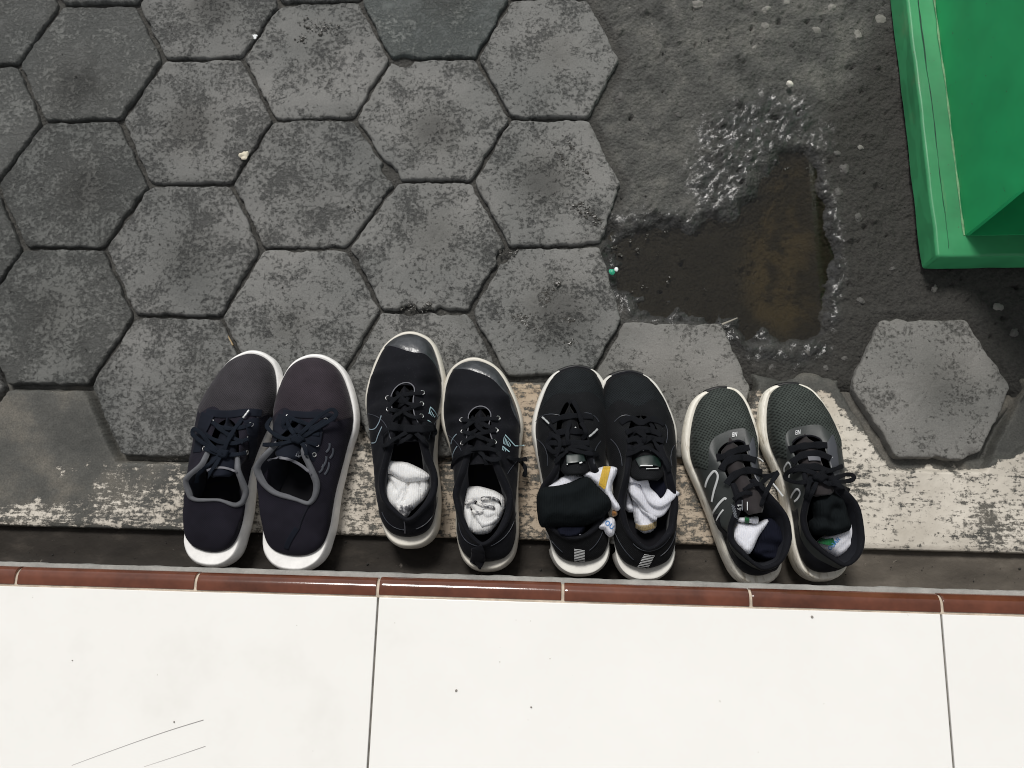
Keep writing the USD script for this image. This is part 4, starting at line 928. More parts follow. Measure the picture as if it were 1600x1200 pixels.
s3.patch('toe_cap', -.17, .30, .05, lambda a: .05 + .56 * np.sin(np.pi * np.clip(a, 0, 1)) ** .55 - .06 * a, M['gloss'], nu=80)
s4.patch('toe_cap', -.15, .42, .05, lambda a: .05 + .54 * np.sin(np.pi * np.clip(a, 0, 1)) ** .5 - .14 * a, M['gloss'], nu=80)
s3.stroke(Z2((160,420),(150,370),(165,330),(186,307),(250,302),(263,325),(257,375),(258,420),(280,480)), 0.0014, M['grey_trim'], 'throat_binding', n=60)
s4.stroke(Z2((505,560),(515,500),(516,448),(537,417),(600,412),(620,438),(612,500),(628,560)), 0.0014, M['grey_trim'], 'throat_binding', n=60)
s3.eyelets(Z2((300,340),(297,393),(295,450),(137,365),(141,418)), M['metal']); s4.eyelets(Z2((655,460),(645,517),(637,572),(485,468),(490,522),(488,577)), M['metal'])
s3.bars(Z2((300,342),(255,345),(205,352),(165,375),(141,418)), Z2((137,365),(200,380),(250,395),(297,394)), Z2((297,393),(240,415),(185,440),(150,480)), Z2((141,420),(200,430),(260,455),(295,452)), Z2((175,335),(215,375),(260,410)), Z2((255,330),(215,385),(165,415)), arch=0.001)
s3.bars(Z2((150,497),(250,510),(352,506)), w=0.010, th=0.003, arch=0.003)
s3.bars(Z2((300,490),(350,496),(362,525),(340,545)), Z2((180,580),(240,545),(262,525)), Z2((262,525),(290,550),(330,590)), Z2((150,505),(110,540),(120,590),(165,560),(240,520)), Z2((120,610),(140,580),(190,560)), arch=0.005)
s4.bars(Z2((655,462),(590,465),(540,475),(490,522)), Z2((485,468),(560,480),(645,518)), Z2((645,518),(580,530),(520,555),(488,577)), Z2((490,523),(560,545),(637,573)), Z2((530,450),(560,500),(610,530)), Z2((615,450),(570,500),(515,540)), arch=0.001)
s4.bars(Z2((450,640),(520,610),(600,602),(650,615),(662,650),(610,650),(560,612)), Z2((560,610),(500,625),(455,650),(440,700)), Z2((560,605),(600,590),(637,575)), Z2((560,612),(590,640),(600,680)), arch=0.004, n=50)
s4.bars(Z2((700,640),(745,655),(790,650)), Z2((745,655),(780,690),(775,735)), arch=0.003)
pb = dict(n=14)
for s, mt, ws, paths in ((s3, M['pale_blue'], .0013, [((338,408),(355,425),(375,462)), ((325,470),(345,485),(365,515)), ((338,408),(331,440))]), (s3, M['grey_blue'], .0013, [((107,448),(85,500),(75,510),(50,512)), ((110,500),(92,540),(82,570),(62,577))]),
                   (s4, M['pale_blue'], .0016, [((688,538),(735,590)), ((735,590),(778,588)), ((676,592),(708,618))]), (s4, M['grey_blue'], .0013, [((460,535),(440,560),(434,582)), ((463,592),(446,620),(440,645)), ((137,572),(108,620))])):
    for p in paths: s.stroke(Z2(*p), ws, mt, 'printed_line', n=14)
for k in range(6): s4.stroke(Z2((684 + k * 6, 546 + k * 7), (679 + k * 6, 580 + k * 3)), .0006, M['pale_blue'], 'printed_line', n=6)
for k in range(5): s3.stroke(Z2((336 + k * 6, 418 + k * 8), (331 + k * 6, 440 + k * 4)), .0006, M['pale_blue'], 'printed_line', n=6)
for k in range(3): s4.stroke(Z2((676 + k * 7, 597 + k * 5), (674 + k * 7, 610 + k * 3)), .0006, M['pale_blue'], 'printed_line', n=6)
s4.stroke(Z2((555,1060),(562,1095),(558,1130),(548,1150)), 0.018, M['black_cloth'], 'pull_tab', th=0.003, n=20, lift=0.003, bridge=2)
s3.stroke(Z2((215,945),(218,975),(218,1000)), 0.0016, M['grey_trim'], 'heel_seam', n=14)

# pair 3: black knit runners with chunky pale heels
s5 = Shoe('left shoe of the all-black knit runners, a black sock bulging out of it', (890, 576), (908, 900),
    Z3((265,225),(290,238),(310,268),(330,310),(360,420),(400,545),(440,640),(450,780),(410,890),(290,945),(180,900),(105,800),(112,680),(190,550),(195,420),(205,320),(222,275),(240,240)),
    foot='L', width=1.08, rear=.24, heel_out=0.017, side_out=0.006, toe_out=0.003, back=0.038, notch=True, mats=P3, tongue_tip=0.014)
s6 = Shoe('right shoe of the all-black knit runners holding a rolled white sock', (985, 583), (1006, 908),
    Z3((640,298),(665,302),(690,318),(710,345),(745,430),(790,570),(828,720),(820,860),(780,940),(690,1000),(600,955),(545,870),(520,740),(555,580),(568,430),(580,345),(592,318),(612,302)),
    foot='R', width=1.08, rear=.26, heel_out=0.017, side_out=0.006, toe_out=0.003, back=0.038, notch=True, mats=P3, tongue_tip=0.014)
def bumper(s, w=0.10):
    u = np.linspace(-w, w, 40); R = s.sole_ring(u, grow=0.0016); s.part('toe_bumper', grid(R[:, :].transpose(1, 0, 2)), M['black_rubber'], 40, isworld=False)
for s in (s5, s6): bumper(s); s.patch('toe_mesh', -.30, .30, lambda a: .28 + .02 * a, lambda a: .30 + .58 * np.sin(np.pi * a) ** .8, M['black_mesh'], lift=.0004, nu=80, nt=26); s.patch('toe_guard', -.16, .16, .02, lambda a: .03 + .20 * np.sin(np.pi * a) ** .5, M['black_cloth'], nu=60)
s5.bars(Z3((170,325),(220,308),(290,298),(390,305)), Z3((160,400),(250,380),(350,385)), Z3((155,440),(250,440),(370,440)), w=0.0075)
s5.lace(Z3((262,235),(285,225),(310,270),(330,330),(352,400)), arch=0.005); s5.lace(Z3((268,330),(255,390),(262,450)), arch=0.004); s5.lace(Z3((325,335),(350,395),(330,420)), arch=0.003)
s5.lace(Z3((262,470),(335,462),(420,512)), arch=0.005); s5.lace(Z3((255,480),(220,510),(190,545)), arch=0.004); s5.lace(Z3((260,470),(340,490),(415,500)), arch=0.004)
s5.lace(Z3((235,470),(170,480),(148,440),(170,405),(215,430),(205,485),(190,510)), arch=0.004, n=50)
s5.lace(Z3((160,340),(190,375),(215,412)), w=0.003, lift=.005); s5.lace(Z3((124,306),(148,328),(170,352)), w=0.0024, th=.0022, lift=0.005, mat=M['clear_tip'], name='lace_tip'); s5.lace(Z3((412,368),(390,390),(368,408)), w=0.0024, th=.0022, lift=0.0045, mat=M['clear_tip'], name='lace_tip')
s5.stroke(Z3((300,430),(303,445)), 0.0015, M['silver'], 'reflective_mark', n=6, lift=.003); s5.stroke(Z3((292,372),(299,358)), 0.002, M['silver'], 'reflective_mark', n=6, lift=.003)
s5.stroke(Z3((250,525),(300,520),(342,512)), 0.012, M['tongue_label'], 'tongue_label', n=14, lift=.0025, bridge=2); s5.stroke(Z3((252,552),(258,552)), 0.0016, M['silver'], 'lettering', n=4, lift=.0035, bridge=2); s5.stroke(Z3((318,545),(332,541)), 0.0018, M['silver'], 'lettering', n=4, lift=.0035, bridge=2)
s6.bars(Z3((530,335),(590,312),(640,335),(690,315),(760,345)), Z3((560,385),(650,368),(745,400)), Z3((565,430),(650,415),(760,430)), w=0.0075)
s6.bars(Z3((650,440),(655,400),(640,375)), Z3((600,420),(592,395),(615,380),(650,400),(620,440)), Z3((655,440),(700,420),(745,490),(790,560)), Z3((570,480),(610,465),(650,440)), Z3((560,500),(600,490),(650,465),(720,490),(790,575)), Z3((660,380),(700,370),(680,330)), Z3((720,490),(760,530),(785,590)), arch=0.004, n=40)
s6.stroke(Z3((620,545),(680,530),(742,545)), 0.014, M['tongue_label'], 'tongue_label', n=14, lift=.0025, bridge=2); s6.stroke(Z3((635,558),(700,558)), 0.0016, M['silver'], 'lettering', n=8, lift=.0035, bridge=2); s6.stroke(Z3((648,478),(652,478)), 0.0014, M['silver'], 'lettering', n=4, lift=.0025, bridge=2)
s6.stroke(Z3((685,480),(689,480)), 0.0014, M['silver'], 'lettering', n=4, lift=.0025, bridge=2); s6.stroke(Z3((665,575),(730,572)), 0.001, M['silver'], 'lettering', n=8, lift=.0035, bridge=2)
for s, c, sk in ((s5, (318, 1030), 0), (s6, (665, 1058), -14)):
    for k in range(9): s.stroke(Z3((c[0] - 27 + sk * (k - 4) / 4 * 1.2, c[1] - 32 + k * 8 - 4), (c[0] + 27 + sk * (k - 4) / 4 * 1.2, c[1] - 32 + k * 8 + 4)), 0.0011, M['silver'], 'reflective_stripe', n=6)
s6.stroke(Z3((500,330),(560,295),(620,330)), .0008, M['dim_print'], 'overlay_seam'); s6.stroke(Z3((700,310),(765,345),(770,440)), .0008, M['dim_print'], 'overlay_seam')
s6.stroke(Z3((598,965),(650,1000),(720,995),(790,930)), .0012, M['dim_print'], 'collar_seam')

for p in ((90,330),(120,300),(175,290),(225,300)), ((95,420),(140,470),(150,560)), ((420,330),(380,290),(330,285)), ((430,430),(400,480),(395,550)), ((130,890),(180,960),(230,1010)), ((440,900),(410,960),(370,1000)):
    s5.stroke(Z3(*p), .0008, M['dim_print'], 'overlay_seam', n=20)
for p in ((480,420),(520,470),(540,560)), ((835,430),(800,480),(800,560)), ((500,900),(540,980),(600,1050)), ((820,900),(790,980),(740,1030)):
    s6.stroke(Z3(*p), .0008, M['dim_print'], 'overlay_seam', n=20)
for s, ps in ((s3, (((45,440),(110,470),(150,560)), ((385,440),(350,500),(330,560)), ((110,900),(150,960),(215,985)), ((370,830),(340,930),(270,980)))), (s4, (((420,540),(470,590),(490,640)), ((765,640),(720,690),(700,720)), ((470,950),(500,1030),(560,1060)), ((740,900),(700,1000),(620,1060))))):
    for p in ps: s.stroke(Z2(*p), .0007, M['dim_print'], 'stitch_line', n=20)
# pair 4: grey-green mesh runners on creased cream foam
s7 = Shoe('left shoe of the grey-green mesh runners, white sock end showing at its heel', (1108, 611), (1185, 914),
    Z4((322,372),(362,374),(388,392),(398,425),(440,560),(510,640),(610,760),(640,880),(600,1010),(470,1060),(390,1000),(320,930),(300,850),(340,690),(305,590),(252,470),(246,432),(272,396)),
    oz_=[.062,.063,.065,.068,.076,.084,.074,.072,.076,.080], foot='L', width=1.02, rear=.10, heel_out=0.014, side_out=0.008, toe_out=0.003, fore=.026, back=0.036, mats=P4, tongue_tip=0.022, bend=0.02)
s8 = Shoe('right shoe of the grey-green mesh runners, black sock stuffed in over a white one', (1232, 602), (1281, 908),
    Z4((720,350),(760,352),(795,368),(815,402),(850,520),(905,610),(1000,720),(1028,860),(1010,985),(900,1040),(790,965),(715,880),(690,780),(715,630),(690,530),(650,430),(643,395),(672,364)),
    oz_=[.062,.063,.065,.068,.076,.084,.074,.072,.076,.082], foot='R', width=1.02, rear=.12, heel_out=0.012, side_out=0.008, toe_out=0.003, fore=.026, back=0.036, mats=P4, tongue_tip=0.01)
for s in (s7, s8):
    bumper(s, .07); s.patch('toe_mesh', -.44, .40, .02, lambda a: .46 + .43 * np.sin(np.pi * a) ** .6, M['grey_mesh'], lift=.0005, nu=100, nt=28)
    s.patch('heel_counter', .66, 1.34, .06, lambda a: .5 + .2 * np.sin(np.pi * a), M['black_cloth'], lift=.0006, nu=70)
s7.patch('eyestay', .30, .52, .62, .97, M['blue_overlay'], lift=.0009); s8.patch('eyestay', .30, .52, .62, .97, M['blue_overlay'], lift=.0009)
s7.text('NB', Z4((351,325))[0], np.array([-7.2, 1.0]) * .62, np.array([-.6, 8.5]) * .8, M['silver'], 'logo'); s8.text('NB', Z4((690,313))[0], np.array([-7.2, 1.2]) * .62, np.array([-.4, 8.5]) * .8, M['silver'], 'logo')
s7.stroke(Z4((250,445),(262,408),(300,388),(345,372),(383,380),(390,405)), .0022, M['black_cloth'], 'throat_binding', n=40); s8.stroke(Z4((645,385),(680,355),(740,345),(790,362),(803,385)), .0022, M['black_cloth'], 'throat_binding', n=40)
for p, w in (([(178,622),(182,600),(205,555),(228,535),(242,550),(240,590),(222,650),(212,700)], .0030), ([(218,760),(245,718),(280,682),(291,686)], .0030), ([(230,820),(250,775),(275,742)], .0022), ([(457,462),(475,472),(490,486)], .0016), ([(532,590),(560,625),(595,670)], .0022)): s7.stroke(Z4(*p), w, M['silver'], 'side_logo', n=40)
for p, w in (([(600,540),(605,510),(622,490),(634,505),(630,545),(625,570)], .0026), ([(636,680),(650,650),(668,632),(682,642),(680,670),(655,698)], .0026), ([(858,460),(875,478),(892,498)], .0016)): s8.stroke(Z4(*p), w, M['silver'], 'side_logo', n=40)
s7.bars(Z4((238,462),(290,452),(330,430),(415,408)), Z4((265,530),(300,480),(360,462),(450,478)), Z4((292,605),(345,550),(400,532),(482,545)), w=0.0085, th=.0014)
s7.bars(Z4((480,560),(520,560),(570,540)), Z4((570,545),(530,600),(500,660),(478,720)), Z4((500,640),(480,600),(520,565),(565,545)), Z4((330,690),(380,655),(430,655)), Z4((385,640),(430,610),(490,605)), arch=0.004)
s7.text('41', Z4((375,750))[0], np.array([0.4, -9.0]) * .75, np.array([9.0, .3]) * -.8, M['silver'], 'size_label'); s7.stroke(Z4((376,690),(377,745)), .0014, M['grey_print'], 'size_label', n=8, bridge=2); s7.stroke(Z4((404,700),(404,745)), .0014, M['silver'], 'size_label', n=8, bridge=2)
for k in range(8): s7.stroke(Z4((318 + k * 2, 715 + k * 9), (338 + k * 2, 728 + k * 9)), .0009, M['grey_print'], 'stitch', n=6)
s8.bars(Z4((628,422),(700,402),(760,396),(832,396)), Z4((645,490),(690,455),(760,440),(850,468)), Z4((640,535),(700,515),(770,512),(840,540)), w=0.0085, th=.0014)
s8.stroke(Z4((730,468),(765,466),(795,470)), .006, M['grey_trim'], 'tongue_loop', n=10, lift=.002, bridge=2)
s8.bars(Z4((790,560),(870,572),(940,552),(972,560),(965,582),(900,592),(820,585)), Z4((785,552),(850,532),(915,508)), Z4((790,560),(700,530),(625,540),(610,575),(680,596),(780,572)), Z4((785,570),(760,630),(735,690)), Z4((800,575),(830,600),(860,610)), Z4((745,560),(730,620),(715,680)), Z4((820,600),(890,610),(950,640)), arch=0.006, n=50)
s8.lace(Z4((770,550),(795,568),(815,552)), w=0.012, th=0.008, lift=0.006, name='lace_knot', n=14)

# ---------------------------------------------------------------- socks
def cloth_mat(name, c, rib=1.0, var=0.18, ang=0.0, sheen=0.25):
    c = np.array(c)
    return usdkit.material(stage, L(name), {
        'g': ('texture_coordinate', {}), 'm': ('mapping', {'rotation': (0, 0, ang), 'scale': (1, .25, 1)}), 'w': ('noise_texture', {'scale': 900.0, 'detail': 2.0}),
        'n': ('noise_texture', {'scale': 55.0, 'detail': 5.0, 'roughness': 0.65}), 'r': ('rgb_ramp', {'ramp': [(0.3, tuple(c * (1 - var))), (0.65, tuple(c))]}),
        'b': ('bump', {'strength': 0.55 * rib, 'distance': 0.0010}), 'wv': ('wave_texture', {'wave_type': 'bands', 'bands_direction': 'x', 'scale': 115.0, 'distortion': 2.5, 'detail': 2.0, 'detail_scale': 2.0}), 'hs': ('math', {'math_type': 'multiply_add', 'value2': 0.7}),
        'p': ('principled_bsdf', {'roughness': 0.95, 'sheen_weight': sheen, 'specular_ior_level': 0.08, 'subsurface_weight': 0.35 if c.max() > .3 else 0.0, 'subsurface_scale': 0.004, 'subsurface_radius': (1.0, 0.9, 0.8)})},
        [('g.object', 'm.vector'), ('m.vector', 'w.vector'), ('g.object', 'n.vector'), ('n.fac', 'r.fac'), ('r.color', 'p.base_color'), ('m.vector', 'wv.vector'), ('wv.fac', 'hs.value1'), ('w.fac', 'hs.value3'), ('hs.value', 'b.height'), ('b.normal', 'p.normal')], surface='p.BSDF')
M['sock_white'] = cloth_mat('white_sock', (0.82, 0.81, 0.79), var=.1); M['sock_cool'] = cloth_mat('bluish_white_sock', (0.76, 0.76, 0.82), var=.1)
M['sock_dirty'] = usdkit.material(stage, L('dirty_white_sock'), {'g': ('texture_coordinate', {}), 'n': ('noise_texture', {'scale': 130.0, 'detail': 6.0, 'roughness': 0.7}), 'r': ('rgb_ramp', {'ramp': [(0.42, (0.05, 0.05, 0.055)), (0.50, (0.25, 0.25, 0.26)), (0.56, (0.66, 0.65, 0.63))]}),
    'p': ('principled_bsdf', {'roughness': 0.9, 'sheen_weight': 0.2})}, [('g.object', 'n.vector'), ('n.fac', 'r.fac'), ('r.color', 'p.base_color')], surface='p.BSDF')
M['sock_black'] = cloth_mat('black_sock', (0.0065, 0.0085, 0.0095), sheen=0.0); M['sock_navy'] = cloth_mat('navy_sock', (0.007, 0.008, 0.015), sheen=0.0)
M['sock_yellow'] = cloth_mat('yellow_stripe', (0.62, 0.36, 0.03)); M['sock_ochre'] = cloth_mat('ochre_stripe', (0.42, 0.29, 0.10)); M['sock_green'] = cloth_mat('green_stripe', (0.012, 0.10, 0.035)); M['sock_orange'] = cloth_mat('orange_stripe', (0.35, 0.14, 0.03))
M['sock_blue'] = plain('blue_knitted_letters', (0.06, 0.20, 0.45), 0.8)

def cloth(px, z0, h, edge=0.012, folds=(), nz=0.003, tilt=(0, 0), seed=0, drop=0.6, step_=0.0022, nsc=60, thin=None):
    "A soft closed piece of cloth: rounded rim, folds pressed along lines, underside hanging below. Gives the mesh and its upper triangles."
    ring = np.asarray(px, float)
    k = np.r_[ring, ring[:1]]; s = np.r_[0, np.cumsum(np.linalg.norm(np.diff(k, axis=0), axis=1))]
    cs_ = CubicSpline(s, k, bc_type='periodic'); fine_px = 0.5 * cs_(np.linspace(0, s[-1], 140)[:-1]) + 0.5 * np.stack([np.interp(np.linspace(0, s[-1], 140)[:-1], s, k[:, q]) for q in (0, 1)], 1)
    W = ats(fine_px, z0)[:, :2]; poly = Polygon(W).buffer(0)
    if poly.geom_type != 'Polygon': poly = max(poly.geoms, key=lambda g: g.area)
    B = np.array([poly.exterior.interpolate(t, normalized=True).coords[0] for t in np.linspace(0, 1, 130)[:-1]])
    x0, y0, x1, y1 = poly.bounds; g = np.stack(np.meshgrid(np.arange(x0, x1, step_), np.arange(y0, y1, step_ * .87), indexing='ij'), -1); g[:, ::2, 0] += step_ / 2; g = g.reshape(-1, 2)
    g = g[shapely.contains(poly.buffer(-step_ * .7), shapely.points(g))]
    A = np.vstack([B, g]); tri = Delaunay(A).simplices; cen = A[tri].mean(1); tri = tri[shapely.contains(poly, shapely.points(cen))]
    a2 = np.cross(A[tri[:, 1]] - A[tri[:, 0]], A[tri[:, 2]] - A[tri[:, 0]]); tri = np.where((a2 < 0)[:, None], tri[:, ::-1], tri)
    d = shapely.distance(poly.exterior, shapely.points(A)); d[:len(B)] = 0; e = np.clip(d / edge, 0, 1); pf = np.maximum(0, 1 - (1 - e) ** 2) ** .6
    c0 = A.mean(0); base = z0 + (A - c0) @ np.asarray(tilt)
    dz = np.zeros(len(A))
    for line, depth, wd in folds:
        q = shapely.distance(LineString(ats(densify(line, 20), z0)[:, :2]), shapely.points(A)); dz -= depth * np.exp(-(q / wd) ** 2)
    n_ = (fbm(np.c_[A * nsc, np.full(len(A), seed * 3.7)], 3) - .5) * nz * 2
    ca_, sa_ = math.cos(seed * 1.9), math.sin(seed * 1.9); q2 = np.c_[(A[:, 0] * ca_ + A[:, 1] * sa_) * 150, (A[:, 1] * ca_ - A[:, 0] * sa_) * 55, np.full(len(A), seed * 2.3)]
    n_ = n_ - np.abs(fbm(q2, 2) - .5) * nz * 0.5
    zt = base + pf * (h + n_ + dz); zb = base - pf * (drop * h if thin is None else 0) ; zb = np.minimum(zb, zt - 0.0012 * pf) if thin is None else zt - thin * pf
    n = len(A); top = np.c_[A, zt]; bot = np.c_[A, zb]; im = np.arange(n) + n; im[:len(B)] = np.arange(len(B))
    return (np.vstack([top, bot]), np.vstack([tri, im[tri[:, ::-1]]])), top[tri]

def sock(label, base_px, z=0.03):
    b = at(*base_px, z); return Thing('sock', label, 'sock', (b[0], b[1], z))
def piece(t, name, mat, *a, label=None, **k):
    m, tr = cloth(*a, **k); t.part(name, m, mat, 60, label=label); t.tris = np.vstack([getattr(t, 'tris', np.zeros((0, 3, 3))), tr]); return tr
def band(t, name, mat, px, w, lift=0.0006, n=30, th=0.0008):
    q = densify(px, n); P, N, ok = raycast(q, t.tris)
    if ok.sum() < 3: return
    P, N = P[ok], N[ok]; P[:, 2] = np.convolve(np.pad(P[:, 2], 2, mode='edge'), np.ones(5) / 5, 'valid')
    t.part(name, ribbon(P + N * lift, w, th, N), mat, True)

k1 = sock('crumpled white sock with grey heel in the left glossy-toed black shoe', Z2((220,800))[0])
piece(k1, 'foot', M['sock_white'], Z2((118,720),(160,720),(250,740),(330,740),(332,800),(300,850),(240,905),(212,930),(185,900),(150,875),(112,820),(112,790),(135,760)), .050, .010, folds=[(Z2((240,752),(235,790),(215,850)), .006, .0014), (Z2((285,752),(303,835)), .006, .0012), (Z2((140,745),(160,765),(178,800)), .006, .0018), (Z2((215,800),(190,850)), .003, .0015)], nz=.0012, seed=1, edge=.009)
piece(k1, 'heel', M['sock_dirty'], Z2((170,870),(215,855),(262,862),(250,895),(214,936),(188,912)), .0535, .0085, seed=2, edge=.007, nz=.001)
piece(k1, 'cuff', M['sock_white'], Z2((117,666),(170,660),(230,668),(290,695),(337,735),(325,748),(270,757),(215,757),(180,740),(150,722),(122,722)), .061, .008, edge=.007, folds=[(Z2((205,672),(210,745)), .0012, .004), (Z2((300,733),(335,738)), .003, .0016)], nz=.0012, seed=3)
k2 = sock('rolled white sock with grey streaks in the right glossy-toed black shoe', Z2((590,900))[0])
piece(k2, 'foot', M['sock_white'], Z2((505,785),(560,778),(640,800),(686,832),(688,880),(660,945),(612,1000),(550,1005),(508,980),(490,920),(495,850)), .046, .011, folds=[(Z2((515,880),(540,900),(545,950),(535,1000)), .007, .0025), (Z2((500,865),(560,850),(640,870)), .004, .0018), (Z2((560,785),(590,812),(645,812)), .003, .0014)], nz=.0012, seed=4, edge=.009)
piece(k2, 'cuff', M['sock_white'], Z2((545,885),(600,880),(655,900),(660,930),(625,965),(580,980),(555,950)), .054, .006, edge=.006, folds=[(Z2((575,912),(600,935),(640,920)), .004, .003)], nz=.0008, seed=5)
for p in (((500,860),(540,850),(580,868),(640,880)), ((575,840),(620,835),(660,850),(672,875),(630,885),(585,870)), ((525,880),(540,900),(590,895))): 
    piece(k2, 'fold', M['sock_dirty'], [tuple(q) for q in np.vstack([densify(Z2(*p), 8) + [0, -3.0], (densify(Z2(*p), 8) + [0, 3.0])[::-1]])], .0585, .004, edge=.003, seed=6, nz=.001)
k3 = sock('black sock with white, yellow-striped top spilling out of the left black knit runner', Z3((290,770))[0], .05)
piece(k3, 'foot', M['sock_cool'], Z3((118,675),(150,650),(200,632),(262,598),(330,610),(380,640),(300,700),(180,710)), .066, .012, seed=7, edge=.008)
piece(k3, 'cuff', M['sock_cool'], Z3((330,600),(380,585),(430,566),(480,561),(515,572),(512,600),(490,650),(485,690),(510,740),(532,780),(515,798),(480,770),(440,700),(390,650)), .074, .010, edge=.006, nz=.002, seed=8)
piece(k3, 'toe', M['sock_cool'], Z3((360,905),(375,885),(420,860),(480,825),(500,835),(506,880),(498,918),(478,932),(455,915),(445,895),(400,895)), .066, .010, edge=.006, nz=.002, seed=9)
band(k3, 'stripe', M['sock_yellow'], Z3((462,566),(452,600),(442,640),(436,670)), .0095); 
piece(k3, 'stripe', M['sock_orange'], Z3((490,790),(512,796),(516,815),(498,825),(484,815)), .070, .006, edge=.004, seed=10)
draw_text(k3, 'rOU', Z3((436,850))[0], np.array([7.6, 6.0]) * .82, np.array([5.5, -8.0]) * .72, M['sock_blue'], k3.tris)
piece(k3, 'turned_cuff', M['sock_black'], Z3((100,700),(125,672),(200,662),(280,640),(352,615),(378,625),(410,665),(470,715),(490,755),(478,790),(430,835),(350,872),(250,878),(160,880),(120,880),(102,840)), .074, .024, edge=.016, folds=[(Z3((110,860),(200,840),(330,860)), .004, .006), (Z3((400,690),(330,740),(250,760)), .003, .010)], nz=.003, seed=11, tilt=(0, .04))
piece(k3, 'hem', M['sock_navy'], Z3((195,890),(205,875),(290,872),(350,872),(340,905),(300,935),(230,935),(200,915)), .070, .012, edge=.006, folds=[(Z3((215,895),(280,900),(330,890)), .005, .004)], seed=12)
band(k3, 'hem_edge', M['sock_cool'], Z3((318,915),(335,925),(345,915)), .0018); band(k3, 'hem_edge', M['sock_cool'], Z3((345,900),(357,885),(366,872)), .0022)
k4 = sock('white sock rolled into a ring with ochre toe band, in the right black knit runner', Z3((680,760))[0], .04)
piece(k4, 'foot', M['sock_cool'], Z3((590,730),(640,750),(700,790),(720,830),(716,880),(690,905),(655,912),(622,890),(605,850),(596,800)), .045, .014, folds=[(Z3((600,760),(640,800),(650,850)), .004, .003)], seed=13)
piece(k4, 'heel', M['sock_cool'], Z3((540,670),(575,690),(590,740),(600,800),(570,800),(548,770),(552,730),(538,700)), .046, .010, folds=[(Z3((545,770),(570,755),(590,752)), .006, .0025)], seed=14, edge=.007)
band(k4, 'stripe', M['sock_ochre'], Z3((610,868),(640,882),(680,878),(716,862)), .0085)
piece(k4, 'opening', M['sock_navy'], Z3((655,618),(700,612),(765,622),(800,660),(798,700),(745,748),(705,730),(670,690)), .062, .008, edge=.01, seed=15)
def rolled(t, px, r, mat, z, name='rolled_cuff'):
    P = ats(densify(px, 70), z + .0025 * np.sin(np.linspace(0, 9, 70))); N = np.array([0, 0, 1.0])
    t.part(name, ribbon(P, r * (1.6 + .3 * np.sin(np.linspace(0, 14, 70))), r * 1.25, N, ns=16), mat, True)
rolled(k4, Z3((590,640),(610,690),(650,745),(700,790),(740,790),(775,750),(806,690)), .0085, M['sock_cool'], .064)
rolled(k4, Z3((570,630),(610,618),(650,640),(670,690),(710,740),(745,752),(785,720),(806,688)), .0080, M['sock_cool'], .071)
rolled(k4, Z3((600,700),(640,760),(690,812),(716,822)), .006, M['sock_cool'], .060)
k5 = sock('white sock end with narrow green stripe beside dark blue cloth in the left grey-green runner', ZS4((400,500))[0], .04)
piece(k5, 'dark_leg', M['sock_navy'], ZS4((480,330),(560,320),(660,420),(720,560),(700,720),(600,790),(460,760),(360,700),(400,560)), .056, .016, folds=[(ZS4((430,600),(540,620),(640,640)), .006, .005), (ZS4((480,700),(560,700),(630,680)), .005, .004)], nz=.004, seed=16)
piece(k5, 'foot', M['sock_cool'], ZS4((205,370),(300,385),(430,375),(500,345),(552,340),(520,410),(430,535),(345,700),(312,712),(255,685),(190,610),(140,510),(170,440)), .064, .011, edge=.008, folds=[(ZS4((240,400),(300,420),(350,410)), .002, .004)], nz=.002, seed=17)
piece(k5, 'cuff', M['sock_cool'], ZS4((205,332),(300,322),(432,318),(436,360),(430,384),(340,380),(265,374),(215,360)), .074, .007, edge=.005, seed=18, nz=.001)
band(k5, 'stripe', M['sock_green'], ZS4((315,322),(314,350),(312,378)), .0055)
k6 = sock('black sock with white lettered end and green stripe in the right grey-green runner', ZS4((1200,450))[0], .04)
piece(k6, 'foot', M['sock_cool'], ZS4((1030,585),(1100,520),(1250,460),(1350,340),(1385,330),(1440,450),(1432,590),(1345,690),(1250,742),(1180,705),(1090,660)), .050, .016, folds=[(ZS4((1150,700),(1260,650),(1350,560)), .003, .004), (ZS4((1200,720),(1300,690),(1350,650)), .004, .003)], nz=.002, seed=19, edge=.008)
band(k6, 'stripe', M['sock_green'], ZS4((1065,560),(1120,575),(1180,580),(1222,568)), .0085)
draw_text(k6, 'OGAR', ZS4((1182,672))[0], np.array([6.6, -7.4]) * .62, np.array([-7.4, -6.6]) * .62, M['sock_blue'], k6.tris)
piece(k6, 'turned_cuff', M['sock_black'], ZS4((980,180),(1030,90),(1110,55),(1220,70),(1300,120),(1345,250),(1388,455),(1300,490),(1200,515),(1085,512),(985,495),(955,420),(960,360),(1000,330)), .066, .020, edge=.010, folds=[(ZS4((960,350),(1060,345),(1150,370)), .006, .004), (ZS4((1150,370),(1160,300),(1200,240)), .006, .005), (ZS4((1180,250),(1260,260),(1340,300)), .004, .006)], nz=.004, seed=20)

